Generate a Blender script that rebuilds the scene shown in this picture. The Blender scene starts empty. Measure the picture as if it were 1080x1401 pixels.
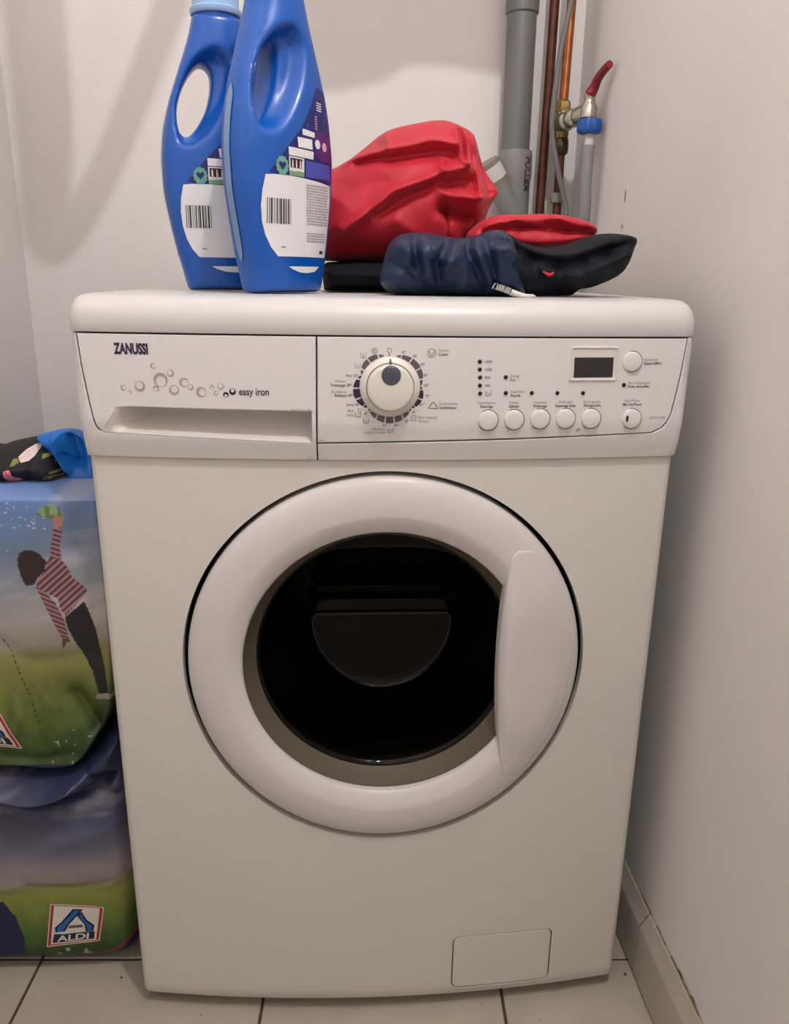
import bpy, bmesh, math, random
import numpy as np
from mathutils import Vector, Matrix
from mathutils.geometry import delaunay_2d_cdt

random.seed(7)
SC = bpy.context.scene
COL = SC.collection

# ------------------------------------------------------------------ camera
CAM = np.array([-0.0369, -0.7774, 0.8770])
YAW, PITCH, ROLL, FPX = 0.0579, 0.2919, 0.0131, 1072.16
def cam_axes():
    cy, sy, cp, sp = math.cos(YAW), math.sin(YAW), math.cos(PITCH), math.sin(PITCH)
    f = np.array([sy*cp, cy*cp, -sp]); r = np.array([cy, -sy, 0]); u = np.cross(r, f)
    c, s = math.cos(ROLL), math.sin(ROLL)
    return c*r + s*u, -s*r + c*u, f
_r, _u, _f = cam_axes()
cd = bpy.data.cameras.new('camera'); cam = bpy.data.objects.new('camera', cd); COL.objects.link(cam)
cam.matrix_world = Matrix(((_r[0], _u[0], -_f[0], CAM[0]), (_r[1], _u[1], -_f[1], CAM[1]), (_r[2], _u[2], -_f[2], CAM[2]), (0, 0, 0, 1)))
cd.sensor_fit = 'HORIZONTAL'; cd.sensor_width = 36; cd.lens = 36*FPX/1080; cd.clip_start = 0.02
SC.camera = cam

# ------------------------------------------------------------------ world, light, exposure
W = bpy.data.worlds.new('world'); SC.world = W; W.use_nodes = True
W.node_tree.nodes['Background'].inputs[0].default_value = (1, .97, .94, 1)
W.node_tree.nodes['Background'].inputs[1].default_value = 0.03
LAMP = (0.17, -0.58, 1.97)
ld = bpy.data.lights.new('ceiling_bulb', 'POINT'); ld.energy = 23; ld.shadow_soft_size = .020; ld.color = (1, .984, .978)
lo = bpy.data.objects.new('ceiling_bulb', ld); lo.location = LAMP; COL.objects.link(lo)
vs = SC.view_settings
vs.view_transform = 'Standard'; vs.look = 'None'; vs.gamma = 1; vs.use_curve_mapping = False
vs.exposure = 0.20

# ------------------------------------------------------------------ materials
def lin(c):
    return tuple(((v/255/12.92) if v/255 <= .04045 else ((v/255+.055)/1.055)**2.4) for v in c)
def mat(name, rgb, rough=.5, metal=0, spec=.5, var=0, vscale=20, bump=0, bscale=200, coat=0, sheen=0, attr=None):
    m = bpy.data.materials.new(name); m.use_nodes = True
    nt = m.node_tree; b = nt.nodes['Principled BSDF']; L = nt.links
    c = lin(rgb)
    b.inputs['Base Color'].default_value = (*c, 1); b.inputs['Roughness'].default_value = rough
    b.inputs['Metallic'].default_value = metal; b.inputs['Specular IOR Level'].default_value = spec
    if coat: b.inputs['Coat Weight'].default_value = coat; b.inputs['Coat Roughness'].default_value = .1
    if sheen: b.inputs['Sheen Weight'].default_value = sheen
    tc = nt.nodes.new('ShaderNodeTexCoord')
    if attr:
        a = nt.nodes.new('ShaderNodeVertexColor'); a.layer_name = attr
        L.new(a.outputs[0], b.inputs['Base Color'])
    elif var:
        n = nt.nodes.new('ShaderNodeTexNoise'); n.inputs['Scale'].default_value = vscale; n.inputs['Detail'].default_value = 6
        L.new(tc.outputs['Object'], n.inputs[0])
        r = nt.nodes.new('ShaderNodeValToRGB')
        r.color_ramp.elements[0].position = .3; r.color_ramp.elements[1].position = .7
        r.color_ramp.elements[0].color = (*[max(0, v*(1-var)) for v in c], 1); r.color_ramp.elements[1].color = (*[min(1, v*(1+var)) for v in c], 1)
        L.new(n.outputs[0], r.inputs[0]); L.new(r.outputs[0], b.inputs['Base Color'])
    if bump:
        n = nt.nodes.new('ShaderNodeTexNoise'); n.inputs['Scale'].default_value = bscale; n.inputs['Detail'].default_value = 4
        L.new(tc.outputs['Object'], n.inputs[0])
        bp = nt.nodes.new('ShaderNodeBump'); bp.inputs['Strength'].default_value = bump; bp.inputs['Distance'].default_value = .002
        L.new(n.outputs[0], bp.inputs['Height']); L.new(bp.outputs[0], b.inputs['Normal'])
    return m
def glass_mat(name, tint, rough=.03, ior=1.5):
    m = bpy.data.materials.new(name); m.use_nodes = True; nt = m.node_tree; nt.nodes.clear()
    o = nt.nodes.new('ShaderNodeOutputMaterial'); mx = nt.nodes.new('ShaderNodeMixShader'); t = nt.nodes.new('ShaderNodeBsdfTransparent')
    g = nt.nodes.new('ShaderNodeBsdfGlossy'); f = nt.nodes.new('ShaderNodeFresnel')
    t.inputs[0].default_value = (*lin(tint), 1); g.inputs['Roughness'].default_value = rough; f.inputs[0].default_value = ior
    nt.links.new(f.outputs[0], mx.inputs[0]); nt.links.new(t.outputs[0], mx.inputs[1]); nt.links.new(g.outputs[0], mx.inputs[2]); nt.links.new(mx.outputs[0], o.inputs[0])
    return m

M = dict(
    wall=mat('white_plaster', (229, 224, 221), .8, var=.025, vscale=3, bump=.12, bscale=30),
    ceil=mat('white_ceiling', (228, 224, 218), .85),
    tile=mat('glazed_floor_tile', (180, 171, 156), .45, var=.07, vscale=14, bump=.05, bscale=40),
    skirt=mat('skirting_tile', (176, 168, 154), .35, var=.06, vscale=12),
    grout=mat('brown_grout', (78, 62, 48), .9, var=.25, vscale=60),
    dirt=mat('crumbling_plaster', (140, 122, 100), .95, var=.3, vscale=80),
    enamel=mat('white_enamel', (216, 211, 204), .38, var=.012, vscale=4),
    plastic=mat('white_plastic', (224, 220, 218), .3),
    lid=mat('lid_plastic', (208, 204, 201), .34),
    door=mat('door_plastic', (214, 208, 204), .38),
    knob=mat('knob_plastic', (224, 218, 210), .3),
    recess=mat('drawer_plastic', (214, 207, 200), .45),
    black=mat('black_plastic', (16, 14, 14), .4),
    dark=mat('dark_cavity', (14, 12, 12), .7),
    screen=mat('lcd_screen', (46, 38, 38), .25),
    greyprint=mat('grey_print', (92, 88, 90), .5),
    midprint=mat('light_grey_print', (150, 142, 140), .5),
    paleprint=mat('pale_grey_print', (172, 163, 160), .45),
    inkprint=mat('dark_print', (46, 40, 44), .5),
    purple=mat('purple_print', (48, 34, 64), .5),
    slate=mat('slate_pointer', (70, 72, 84), .4),
    rubber=mat('grey_rubber', (140, 132, 120), .55),
    rimglass=mat('smoky_rim_glass', (104, 95, 82), .3),
    steel=mat('drum_steel', (70, 68, 68), .4, metal=.8),
    glass=glass_mat('smoked_glass', (95, 88, 84), .05, 1.33),
    ridge=mat('glass_ridge', (34, 30, 30), .3),
    bottle=mat('blue_bottle_plastic', (0, 82, 174), .33, coat=.2),
    strip=mat('pale_level_strip', (120, 146, 186), .35),
    cap=mat('pale_blue_cap', (150, 180, 220), .3),
    label=mat('white_label', (226, 224, 226), .4),
    lnavy=mat('navy_label', (24, 30, 104), .4),
    lpurple=mat('purple_label', (80, 32, 110), .4),
    lgreen=mat('green_seal', (104, 160, 140), .5),
    lgreen2=mat('green_band', (120, 160, 110), .5),
    lblue=mat('blue_print', (70, 78, 170), .5),
    lpink=mat('pink_print', (224, 160, 190), .5),
    red=mat('red_cloth', (188, 16, 40), .58, var=.04, vscale=30, bump=.1, bscale=700, sheen=.1),
    navy=mat('navy_nylon', (24, 40, 70), .42, spec=.35, bump=.12, bscale=260, var=.15, vscale=25),
    lining=mat('dark_navy_lining', (9, 12, 22), .7, spec=.25, bump=.15, bscale=240),
    blackcloth=mat('black_cloth', (13, 14, 21), .8, spec=.25, bump=.2, bscale=260),
    white=mat('white_zip', (214, 210, 206), .5),
    pvc=mat('grey_pvc', (112, 111, 109), .45),
    pvcl=mat('pale_grey_pvc', (136, 134, 130), .5),
    copper=mat('copper', (176, 108, 70), .35, metal=.9, var=.25, vscale=60),
    coppo=mat('tarnished_copper', (92, 50, 38), .5, metal=.5, var=.3, vscale=50),
    brass=mat('brass', (150, 128, 78), .35, metal=.9, var=.2, vscale=120),
    oldbrass=mat('dark_brass', (74, 62, 50), .5, metal=.7),
    chrome=mat('nickel', (190, 184, 170), .25, metal=.9),
    redhandle=mat('dark_red_lever', (128, 20, 36), .4),
    bluenut=mat('blue_plastic_nut', (26, 84, 160), .45),
    cable=mat('grey_cable_sheath', (112, 109, 108), .5),
    hose=mat('grey_hose', (136, 136, 138), .5),
    lining_blue=mat('blue_woven_lining', (14, 110, 200), .4, var=.06, vscale=12),
    floral=mat('black_floral_cloth', (20, 20, 24), .75, bump=.15, bscale=300),
    petal=mat('pale_pink_petal', (226, 206, 204), .8, var=.12, vscale=200),
    salmon=mat('salmon_petal', (240, 130, 134), .8, var=.12, vscale=200),
    olive=mat('olive_leaf', (130, 130, 74), .8, var=.25, vscale=200),
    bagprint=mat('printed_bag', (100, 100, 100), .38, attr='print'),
    navybag=mat('navy_bag', (18, 26, 62), .4),
    logowhite=mat('logo_white', (222, 212, 204), .45),
    logored=mat('logo_red', (170, 36, 34), .45),
    logoblue=mat('logo_blue', (30, 100, 170), .45),
    logonavy=mat('logo_navy', (24, 24, 60), .45),
    lampglass=mat('lamp_shade', (240, 236, 230), .4),
)

# ------------------------------------------------------------------ helpers
def obj(name, verts, faces, m, parent=None, smooth=True, angle=40, loc=None):
    me = bpy.data.meshes.new(name); me.from_pydata([tuple(map(float, v)) for v in verts], [], [tuple(map(int, f)) for f in faces]); me.update()
    bm = bmesh.new(); bm.from_mesh(me); bmesh.ops.recalc_face_normals(bm, faces=bm.faces) if smooth == 'fix' else None
    bm.to_mesh(me); bm.free()
    if m: me.materials.append(m)
    if smooth:
        me.polygons.foreach_set('use_smooth', [True]*len(me.polygons)); me.set_sharp_from_angle(angle=math.radians(angle))
    o = bpy.data.objects.new(name, me); COL.objects.link(o)
    if parent: o.parent = parent
    if loc: o.location = loc
    return o
def empty(name, loc=(0, 0, 0)):
    o = bpy.data.objects.new(name, None); o.empty_display_size = .05; o.location = loc; COL.objects.link(o); return o
def tag(o, label, cat, group=None):
    o['label'] = label; o['category'] = cat
    if group: o['group'] = group
    return o
def struct(o): o['kind'] = 'structure'; return o
def box(x0, x1, y0, y1, z0, z1):
    v = [(x, y, z) for z in (z0, z1) for y in (y0, y1) for x in (x0, x1)]
    return v, [(0, 2, 3, 1), (4, 5, 7, 6), (0, 1, 5, 4), (2, 6, 7, 3), (0, 4, 6, 2), (1, 3, 7, 5)]
def smooth01(t): t = np.clip(t, 0, 1); return t*t*(3-2*t)
def resample(loop, sp):
    out = []; n = len(loop)
    for i in range(n):
        a = np.array(loop[i], float); b = np.array(loop[(i+1) % n], float); k = max(1, int(math.ceil(np.linalg.norm(b-a)/sp)))
        for j in range(k): out.append(a+(b-a)*j/k)
    return np.array(out)
def spline(pts, n=8, closed=True):
    P = [np.array(q, float) for q in pts]; N = len(P); out = []
    for i in range(N if closed else N-1):
        g = lambda k: P[k % N] if closed else P[min(max(k, 0), N-1)]
        p0, p1, p2, p3 = g(i-1), g(i), g(i+1), g(i+2)
        for j in range(n):
            t = j/n
            out.append(.5*((2*p1)+(-p0+p2)*t+(2*p0-5*p1+4*p2-p3)*t*t+(-p0+3*p1-3*p2+p3)*t**3))
    if not closed: out.append(P[-1])
    return np.array(out)
def inside(P, loop):
    x, y = P[:, 0], P[:, 1]; r = np.zeros(len(P), bool); n = len(loop)
    for i in range(n):
        x1, y1 = loop[i]; x2, y2 = loop[(i+1) % n]
        if y1 == y2: continue
        c = ((y1 > y) != (y2 > y)) & (x < (x2-x1)*(y-y1)/(y2-y1)+x1); r ^= c
    return r
def dist(P, line, closed=True):
    d = np.full(len(P), 1e9); n = len(line)
    for i in range(n if closed else n-1):
        a = np.array(line[i]); b = np.array(line[(i+1) % n]); ab = b-a; q = float(ab@ab)
        if q < 1e-14: continue
        t = np.clip(((P-a)@ab)/q, 0, 1)
        d = np.minimum(d, np.hypot(P[:, 0]-a[0]-t*ab[0], P[:, 1]-a[1]-t*ab[1]))
    return d
def area2(l): l = np.array(l); x, y = l[:, 0], l[:, 1]; return .5*float(np.sum(x*np.roll(y, -1)-np.roll(x, -1)*y))
def cdt(outline, holes=(), sp=.01, rings=(), ringhole=()):
    """triangulate an outline with holes; returns points, triangles, boundary index loops"""
    loops = []
    for k, l in enumerate([outline]+list(holes)):
        l = resample(l, sp)
        if (area2(l) > 0) != (k == 0): l = l[::-1]
        loops.append(l)
    x0, z0 = loops[0].min(0); x1, z1 = loops[0].max(0)
    gx = np.arange(x0, x1+sp, sp); gz = np.arange(z0, z1+sp, sp*.866)
    G = np.array([(x+(.5*sp if j % 2 else 0), z) for j, z in enumerate(gz) for x in gx])
    extra = []
    for k, l in enumerate(loops):
        for r in (rings if k == 0 else ringhole):
            t = np.roll(l, -1, 0)-np.roll(l, 1, 0); t /= np.linalg.norm(t, axis=1)[:, None]+1e-12
            extra.append(l+np.stack([-t[:, 1], t[:, 0]], 1)*r)
    def ok(Q, md):
        m = inside(Q, loops[0])
        for h in loops[1:]: m &= ~inside(Q, h)
        Q = Q[m]
        if len(Q):
            d = np.min([dist(Q, l) for l in loops], axis=0); Q = Q[d > md]
        return Q
    mr = max([0]+list(rings)+list(ringhole))
    G = ok(G, max(sp*.45, mr+sp*.35 if mr else 0))
    pts = list(loops)+([G] if len(G) else [])
    for i, e in enumerate(extra):
        rr = (list(rings)+[v for _ in loops[1:] for v in ringhole])[i]
        e = ok(e, rr*.92)
        if len(e): pts.append(e)
    A = np.concatenate(pts); edges = []; s = 0
    for l in loops:
        n = len(l); edges += [(s+i, s+(i+1) % n) for i in range(n)]; s += n
    V, _, F, OV, _, _ = delaunay_2d_cdt([Vector((float(a), float(b))) for a, b in A], edges, [], 0, 1e-7)
    V = np.array([(v.x, v.y) for v in V]); mp = {}
    for i, o in enumerate(OV):
        for k in o: mp[k] = i
    F = np.array([f for f in F if len(f) == 3]); cen = V[F].mean(1)
    m = inside(cen, loops[0])
    for h in loops[1:]: m &= ~inside(cen, h)
    F = F[m]
    a, b, c = V[F[:, 0]], V[F[:, 1]], V[F[:, 2]]
    cr = (b[:, 0]-a[:, 0])*(c[:, 1]-a[:, 1])-(b[:, 1]-a[:, 1])*(c[:, 0]-a[:, 0])
    F[cr < 0] = F[cr < 0][:, ::-1]
    bl = []; s = 0
    for l in loops:
        n = len(l); bl.append([mp[s+i] for i in range(n)]); s += n
    return V, F, bl
def plate(name, outline, fy, m, parent=None, holes=(), sp=.01, thick=.01, bevel=0, angle=35, back=False):
    """a panel seen from the front: y = fy(x, z); its edges are turned back by thick"""
    V, F, bl = cdt(outline, holes, sp, rings=(bevel,) if bevel else (), ringhole=(bevel,) if bevel else ())
    y = fy(V[:, 0], V[:, 1])
    if bevel:
        for l in bl: y[l] = y[l]+bevel*1.1
    P = np.stack([V[:, 0], y, V[:, 1]], 1); verts = list(map(tuple, P)); faces = [tuple(f) for f in F]
    for l in bl:
        s = len(verts); n = len(l)
        for i in l: verts.append((P[i][0], P[i][1]+thick, P[i][2]))
        for i in range(n): faces.append((l[(i+1) % n], l[i], s+i, s+(i+1) % n))
    return obj(name, verts, faces, m, parent, angle=angle)
def decal(name, poly, fy, m, parent, sp=.02, lift=.0003):
    V, F, bl = cdt(poly, (), sp)
    P = np.stack([V[:, 0], fy(V[:, 0], V[:, 1])-lift, V[:, 1]], 1)
    return obj(name, P, F, m, parent)
def inflate(name, outline, sp, y0, front, back, m, parent=None, holes=(), rings=(), ringhole=(), angle=80, print_fn=None, relax=0):
    V, F, bl = cdt(outline, holes, sp, rings, ringhole)
    d = dist(V, resample(outline, sp))
    bs = set(i for l in bl for i in l)
    f = front(V[:, 0], V[:, 1], d); b = back(V[:, 0], V[:, 1], d)
    isb = np.array([i in bs for i in range(len(V))])
    f = np.where(isb, 0, np.maximum(f, .0003)); b = np.where(isb, 0, np.maximum(b, .0003))
    n = len(V); idx = np.arange(n); k = n
    for i in range(n):
        if not isb[i]: idx[i] = k; k += 1
    verts = [(V[i, 0], y0-f[i], V[i, 1]) for i in range(n)]+[(V[i, 0], y0+b[i], V[i, 1]) for i in range(n) if not isb[i]]
    faces = [tuple(t) for t in F]+[(idx[t[2]], idx[t[1]], idx[t[0]]) for t in F]
    o = obj(name, verts, faces, m, parent, angle=angle)
    if relax:
        bm = bmesh.new(); bm.from_mesh(o.data)
        for _ in range(relax): bmesh.ops.smooth_vert(bm, verts=bm.verts, factor=.5, use_axis_x=True, use_axis_y=True, use_axis_z=True)
        bm.to_mesh(o.data); bm.free()
    if print_fn is not None:
        A = np.array(verts); c = print_fn(A[:, 0], A[:, 2], A[:, 1] < y0)
        at = o.data.color_attributes.new('print', 'FLOAT_COLOR', 'POINT')
        at.data.foreach_set('color', np.concatenate([c, np.ones((len(c), 1))], 1).astype(np.float32).ravel())
    return o
def dome(t): t = np.clip(t, 0, 1); return np.sqrt(np.maximum(0, 1-(1-t)**2))
def lathe(name, prof, m, parent=None, n=48, axis='z', loc=(0, 0, 0), angle=40, caps=True):
    v = []; f = []
    for r, h in prof:
        for i in range(n):
            a = 2*math.pi*i/n; c, s = r*math.cos(a), r*math.sin(a)
            v.append({'z': (c, s, h), 'y': (c, -h, s), 'x': (h, c, s)}[axis])
    k = len(prof)
    for j in range(k-1):
        for i in range(n):
            f.append((j*n+i, j*n+(i+1) % n, (j+1)*n+(i+1) % n, (j+1)*n+i))
    if caps: f.append(tuple(range(n))[::-1]); f.append(tuple(range((k-1)*n, k*n)))
    v = [(a+loc[0], b+loc[1], c+loc[2]) for a, b, c in v]
    return obj(name, v, f, m, parent, angle=angle, smooth='fix')
def tube(name, pts, r, m, parent=None, n=16, sub=6, cap=True):
    P = spline(pts, sub, False) if sub > 1 else np.array(pts, float)
    R_ = np.interp(np.linspace(0, 1, len(P)), np.linspace(0, 1, len(r)), r) if hasattr(r, '__len__') else np.full(len(P), r)
    v = []; f = []; up = np.array([.13, .97, .2])
    for i, p in enumerate(P):
        t = P[min(i+1, len(P)-1)]-P[max(i-1, 0)]; t = t/np.linalg.norm(t)
        a = np.cross(t, up); a /= np.linalg.norm(a); b = np.cross(t, a)
        for k in range(n):
            q = 2*math.pi*k/n; v.append(tuple(p+R_[i]*(math.cos(q)*a+math.sin(q)*b)))
    for i in range(len(P)-1):
        for k in range(n): f.append((i*n+k, i*n+(k+1) % n, (i+1)*n+(k+1) % n, (i+1)*n+k))
    if cap: f.append(tuple(range(n))[::-1]); f.append(tuple(range((len(P)-1)*n, len(P)*n)))
    return obj(name, v, f, m, parent, smooth='fix')
_tc = {}
def text2d(s, size, align='L', weight=0, xs=1.0):
    cu = bpy.data.curves.new('t', 'FONT'); cu.body = s; cu.size = size; cu.offset = weight; cu.resolution_u = 3
    cu.align_x = {'L': 'LEFT', 'C': 'CENTER', 'R': 'RIGHT'}[align]
    o = bpy.data.objects.new('t', cu); COL.objects.link(o); dg = bpy.context.evaluated_depsgraph_get()
    me = bpy.data.meshes.new_from_object(o.evaluated_get(dg))
    V = np.array([(v.co.x*xs, v.co.y) for v in me.vertices]); F = [tuple(p.vertices) for p in me.polygons]
    bpy.data.objects.remove(o); bpy.data.curves.remove(cu); bpy.data.meshes.remove(me)
    return V, F
def text_on(s, x, z, size, fy, m, parent, align='L', weight=0, xs=1.0, rot=0, lift=.00035, name='lettering'):
    V, F = text2d(s, size, align, weight, xs)
    if len(V) == 0: return
    c, sn = math.cos(rot), math.sin(rot); X = x+c*V[:, 0]-sn*V[:, 1]; Z = z+sn*V[:, 0]+c*V[:, 1]
    P = np.stack([X, fy(X, Z)-lift, Z], 1)
    F2 = []
    for f in F:
        q = P[list(f)][:, [0, 2]]
        F2.append(f if area2(q) > 0 else f[::-1])
    return obj(name, P, F2, m, parent, smooth=False)
def vnoise(x, z, s, seed=0):
    r = np.random.RandomState(seed); T = r.rand(64, 64); u = np.asarray(x)*s+1000; v = np.asarray(z)*s+1000
    i = np.floor(u).astype(int); j = np.floor(v).astype(int); a = u-i; b = v-j; a = a*a*(3-2*a); b = b*b*(3-2*b)
    g = lambda p, q: T[p % 64, q % 64]
    return (g(i, j)*(1-a)+g(i+1, j)*a)*(1-b)+(g(i, j+1)*(1-a)+g(i+1, j+1)*a)*b
def fbm(x, z, s, seed=0, o=4): return sum(vnoise(x, z, s*2**k, seed+k)*.5**(k+1) for k in range(o))
def strokes(V, S):
    """fold ridges (+) and creases (-): (polyline, width, height)"""
    y = np.zeros(len(V))
    for line, w, a in S:
        d = dist(V, spline(line, 6, False), False); e_ = w*.35; y += a*np.exp(-(np.sqrt(d*d+e_*e_)-e_)/(w*.85))
    return y

from mathutils.bvhtree import BVHTree
def surf(o):
    me = o.data; bv = BVHTree.FromPolygons([v.co.copy() for v in me.vertices], [tuple(p.vertices) for p in me.polygons])
    def fy(x, z):
        out = []
        for a, b in zip(np.ravel(x), np.ravel(z)):
            h = bv.ray_cast(Vector((float(a), -1, float(b))), Vector((0, 1, 0))); out.append(h[0].y if h[0] else 0)
        return np.array(out).reshape(np.shape(x))
    return fy
# ------------------------------------------------------------------ room
XL, XR, YB, YF, ZC = -.588, .345, .65, -1.5, 2.42
PITCHT = .3035
fl = struct(obj('floor', *box(XL-.1, XR+.1, YF-.1, YB+.1, -.06, -.0025), M['grout'], smooth=False))
for i in range(-2, 3):
    for j in range(-6, 3):
        x0, x1 = -.148+i*PITCHT+.0018, -.148+(i+1)*PITCHT-.0018; y0, y1 = .043+j*PITCHT+.0018, .043+(j+1)*PITCHT-.0018
        x0, x1, y0, y1 = max(x0, XL-.06), min(x1, XR+.06), max(y0, YF-.06), min(y1, YB+.06)
        if x1-x0 < .01 or y1-y0 < .01: continue
        dz = random.uniform(-.0004, .0002); c = .0012
        v = [(x0, y0, -.003), (x1, y0, -.003), (x1, y1, -.003), (x0, y1, -.003), (x0, y0, dz-c), (x1, y0, dz-c), (x1, y1, dz-c), (x0, y1, dz-c), (x0+c, y0+c, dz), (x1-c, y0+c, dz), (x1-c, y1-c, dz), (x0+c, y1-c, dz)]
        ct_, st_ = math.cos(.042), math.sin(.042)    # the tiling runs a little askew to the machine
        v = [(.322+(a-.322)*ct_+(b-.043)*st_, .043-(a-.322)*st_+(b-.043)*ct_, c_) for a, b, c_ in v]
        f = [(8, 9, 10, 11)]+[(a+k, a+(k+1) % 4, b+(k+1) % 4, b+k) for a, b in ((0, 4), (4, 8)) for k in range(4)]
        obj('tile', v, f, M['tile'], fl, smooth=False)
for x, y, r in ((-.337, .041, .0022), (-.412, .038, .0010), (-.224, -.018, .0012), (.125, -.018, .0011), (.195, -.043, .0009), (.322, .018, .0026)):
    obj('floor_speck', [(x+r*random.uniform(.5, 1.1)*math.cos(k*.9), y+r*random.uniform(.4, 1.2)*math.sin(k*.9), .0006) for k in range(7)], [tuple(range(7))], M['grout'], fl, smooth=False)
struct(obj('wall_back', *box(XL-.1, XR+.1, YB, YB+.1, -.05, ZC), M['wall'], smooth=False))
struct(obj('wall_left', *box(XL-.1, XL, YF, YB, -.05, ZC), M['wall'], smooth=False))
struct(obj('wall_front', *box(XL-.1, XR+.1, YF-.1, YF, -.05, ZC), M['wall'], smooth=False))
wr = struct(obj('wall_right', *box(XR, XR+.1, YF, YB, -.05, ZC), M['wall'], smooth=False))
struct(obj('ceiling', *box(XL-.1, XR+.1, YF-.1, YB+.1, ZC, ZC+.1), M['ceil'], smooth=False))
# skirting tiles along the right wall
bb = struct(obj('baseboard_right', *box(XR-.005, XR, YF, YB-.001, .0, .094), M['grout'], smooth=False))
ys = [.645, .331, .0165, -.298, -.612, -.926, -1.24, -1.49]
for a, b in zip(ys[:-1], ys[1:]):
    y1, y0 = a-.0012, b+.0012; xf = .3315
    prof = [(XR-.001, .004), (xf, .004), (xf, .078), (xf+.0012, .0815), (xf+.005, .0865), (XR-.003, .0985), (XR-.0005, .0995)]
    n = len(prof); v = [(x, y0, z) for x, z in prof]+[(x, y1, z) for x, z in prof]
    f = [(i, i+1, n+i+1, n+i) for i in range(n-1)]+[tuple(range(n)), tuple(range(n, 2*n))[::-1]]
    obj('tile', v, f, M['skirt'], bb, smooth='fix', angle=20)
# crumbled plaster above the skirting
for y0, ln, h in ((-.005, .030, .006), (-.05, .05, .007), (-.10, .03, .008), (-.15, .05, .006), (.05, .04, .004)):
    pts = [(y0-ln*t, .0995+h*(.3+.7*random.random())) for t in np.linspace(0, 1, 9)]
    v = [(XR-.0008, y, .0985) for y, z in pts]+[(XR-.0012*random.uniform(.6, 1.6), y, z) for y, z in pts]
    obj('plaster_crumb', v, [(i, i+1, 9+i+1, 9+i) for i in range(8)], M['dirt'], wr, smooth=False)
# chips on the wall by the hose
for y, z, h in ((.37, .98, .016), (.372, .945, .006)):
    obj('wall_chip', [(XR-.0006, y, z), (XR-.0006, y+.003, z+.001), (XR-.0006, y+.002, z+h), (XR-.0006, y-.001, z+h*.9)], [(0, 1, 2, 3)], M['dirt'], wr, smooth=False)

# ceiling lamp (above and behind the camera)
lamp = tag(empty('ceiling_lamp', (LAMP[0], LAMP[1], ZC)), 'white pendant lamp holder hanging from the ceiling', 'lamp')
lathe('lamp_base', [(.055, 0), (.055, -.02), (.012, -.035), (.008, -.36), (.022, -.37), (.022, -.42)], M['lampglass'], lamp, n=32)

# ------------------------------------------------------------------ washing machine
HW, BOW = .2975, .0215
def yb(x):
    x = np.asarray(x, float); y = -BOW*(1-(np.minimum(abs(x), HW)/HW)**2); r = .009
    e = np.clip(abs(x)-(HW-r), 0, r); return y+r-np.sqrt(np.maximum(r*r-e*e, 0))
def off(z): return np.interp(z, [.70, .722, .74, .83], [.003, .010, .013, .013])
def yp(x, z):
    x = np.asarray(x, float); r = .008; e = np.clip(abs(x)-(.2995-r), 0, r)
    return -BOW*(1-(np.minimum(abs(x), .2995)/HW)**2)-off(z)+r-np.sqrt(np.maximum(r*r-e*e, 0))
DC = (0.0, .4746); DR = .2122
wm = tag(empty('washing_machine', (0, .27, 0)), 'white front loading washing machine with round dark door', 'washing machine')
wm_off = wm.location.copy()
def wpart(o): o.location = o.location-wm_off; return o
def circ(cx, cz, r, n=64, a0=0, a1=2*math.pi): return [(cx+r*math.cos(a0+(a1-a0)*i/n), cz+r*math.sin(a0+(a1-a0)*i/n)) for i in range(n)]
def rrect(x0, x1, z0, z1, r, n=6):
    o = []
    for cx, cz, a in ((x1-r, z1-r, 0), (x0+r, z1-r, 90), (x0+r, z0+r, 180), (x1-r, z0+r, 270)):
        o += [(cx+r*math.cos(math.radians(a+90*i/n)), cz+r*math.sin(math.radians(a+90*i/n))) for i in range(n+1)]
    return o
FLAP = rrect(.0848, .2098, .0295, .1098, .009)
FLAPI = rrect(.0863, .2083, .0310, .1083, .008)
def ybody(x, z): return yb(x)+.004*np.clip((.03-z)/.012, 0, 1)**2
HI = HW-.009
out = [(-HI, .018), (HI, .018), (HI, .7025), (-HI, .7025)]
V, F, bl = cdt(out, [circ(*DC, .2172, 180), FLAP], .011)
P = np.stack([V[:, 0], ybody(V[:, 0], V[:, 1]), V[:, 1]], 1); verts = list(map(tuple, P)); faces = [tuple(f) for f in F]
for sx in (-1, 1):      # rounded vertical edges
    ex = np.linspace(HI, HW, 9); ez = np.concatenate([np.linspace(.018, .035, 5), np.linspace(.06, .7025, 20)]); s = len(verts)
    verts += [(sx*x, float(ybody(np.array(x), np.array(z))), z) for z in ez for x in ex]
    for j in range(len(ez)-1):
        for i in range(8):
            q = (s+j*9+i, s+j*9+i+1, s+(j+1)*9+i+1, s+(j+1)*9+i); faces.append(q if sx > 0 else q[::-1])
for l, t in zip(bl[1:], (.05, .012)):
    s = len(verts); n = len(l)
    verts += [(P[i][0], P[i][1]+t, P[i][2]) for i in l]
    faces += [(l[(i+1) % n], l[i], s+i, s+(i+1) % n) for i in range(n)]
# sheet edges: bottom return and side walls up to the lid
s = len(verts)
l = bl[0]; n = len(l)
verts += [(P[i][0], P[i][1]+.02, P[i][2]) for i in l]
faces += [(l[(i+1) % n], l[i], s+i, s+(i+1) % n) for i in range(n)]
for sx in (-1, 1):
    s = len(verts); verts += [(sx*HW, .0088, .018), (sx*HW, .55, .018), (sx*HW, .55, .8245), (sx*HW, .0088, .8245)]; faces.append((s, s+1, s+2, s+3) if sx > 0 else (s+3, s+2, s+1, s))
s = len(verts); verts += [(-HW, .55, .018), (HW, .55, .018), (HW, .55, .8245), (-HW, .55, .8245), (-HW, .0088, .8245), (HW, .0088, .8245), (-HW, .0088, .018), (HW, .0088, .018)]
faces += [(s+3, s+2, s+1, s), (s+4, s+5, s+2, s+3), (s, s+1, s+7, s+6)]
wpart(obj('body', verts, faces, M['enamel'], wm, angle=35))
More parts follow.
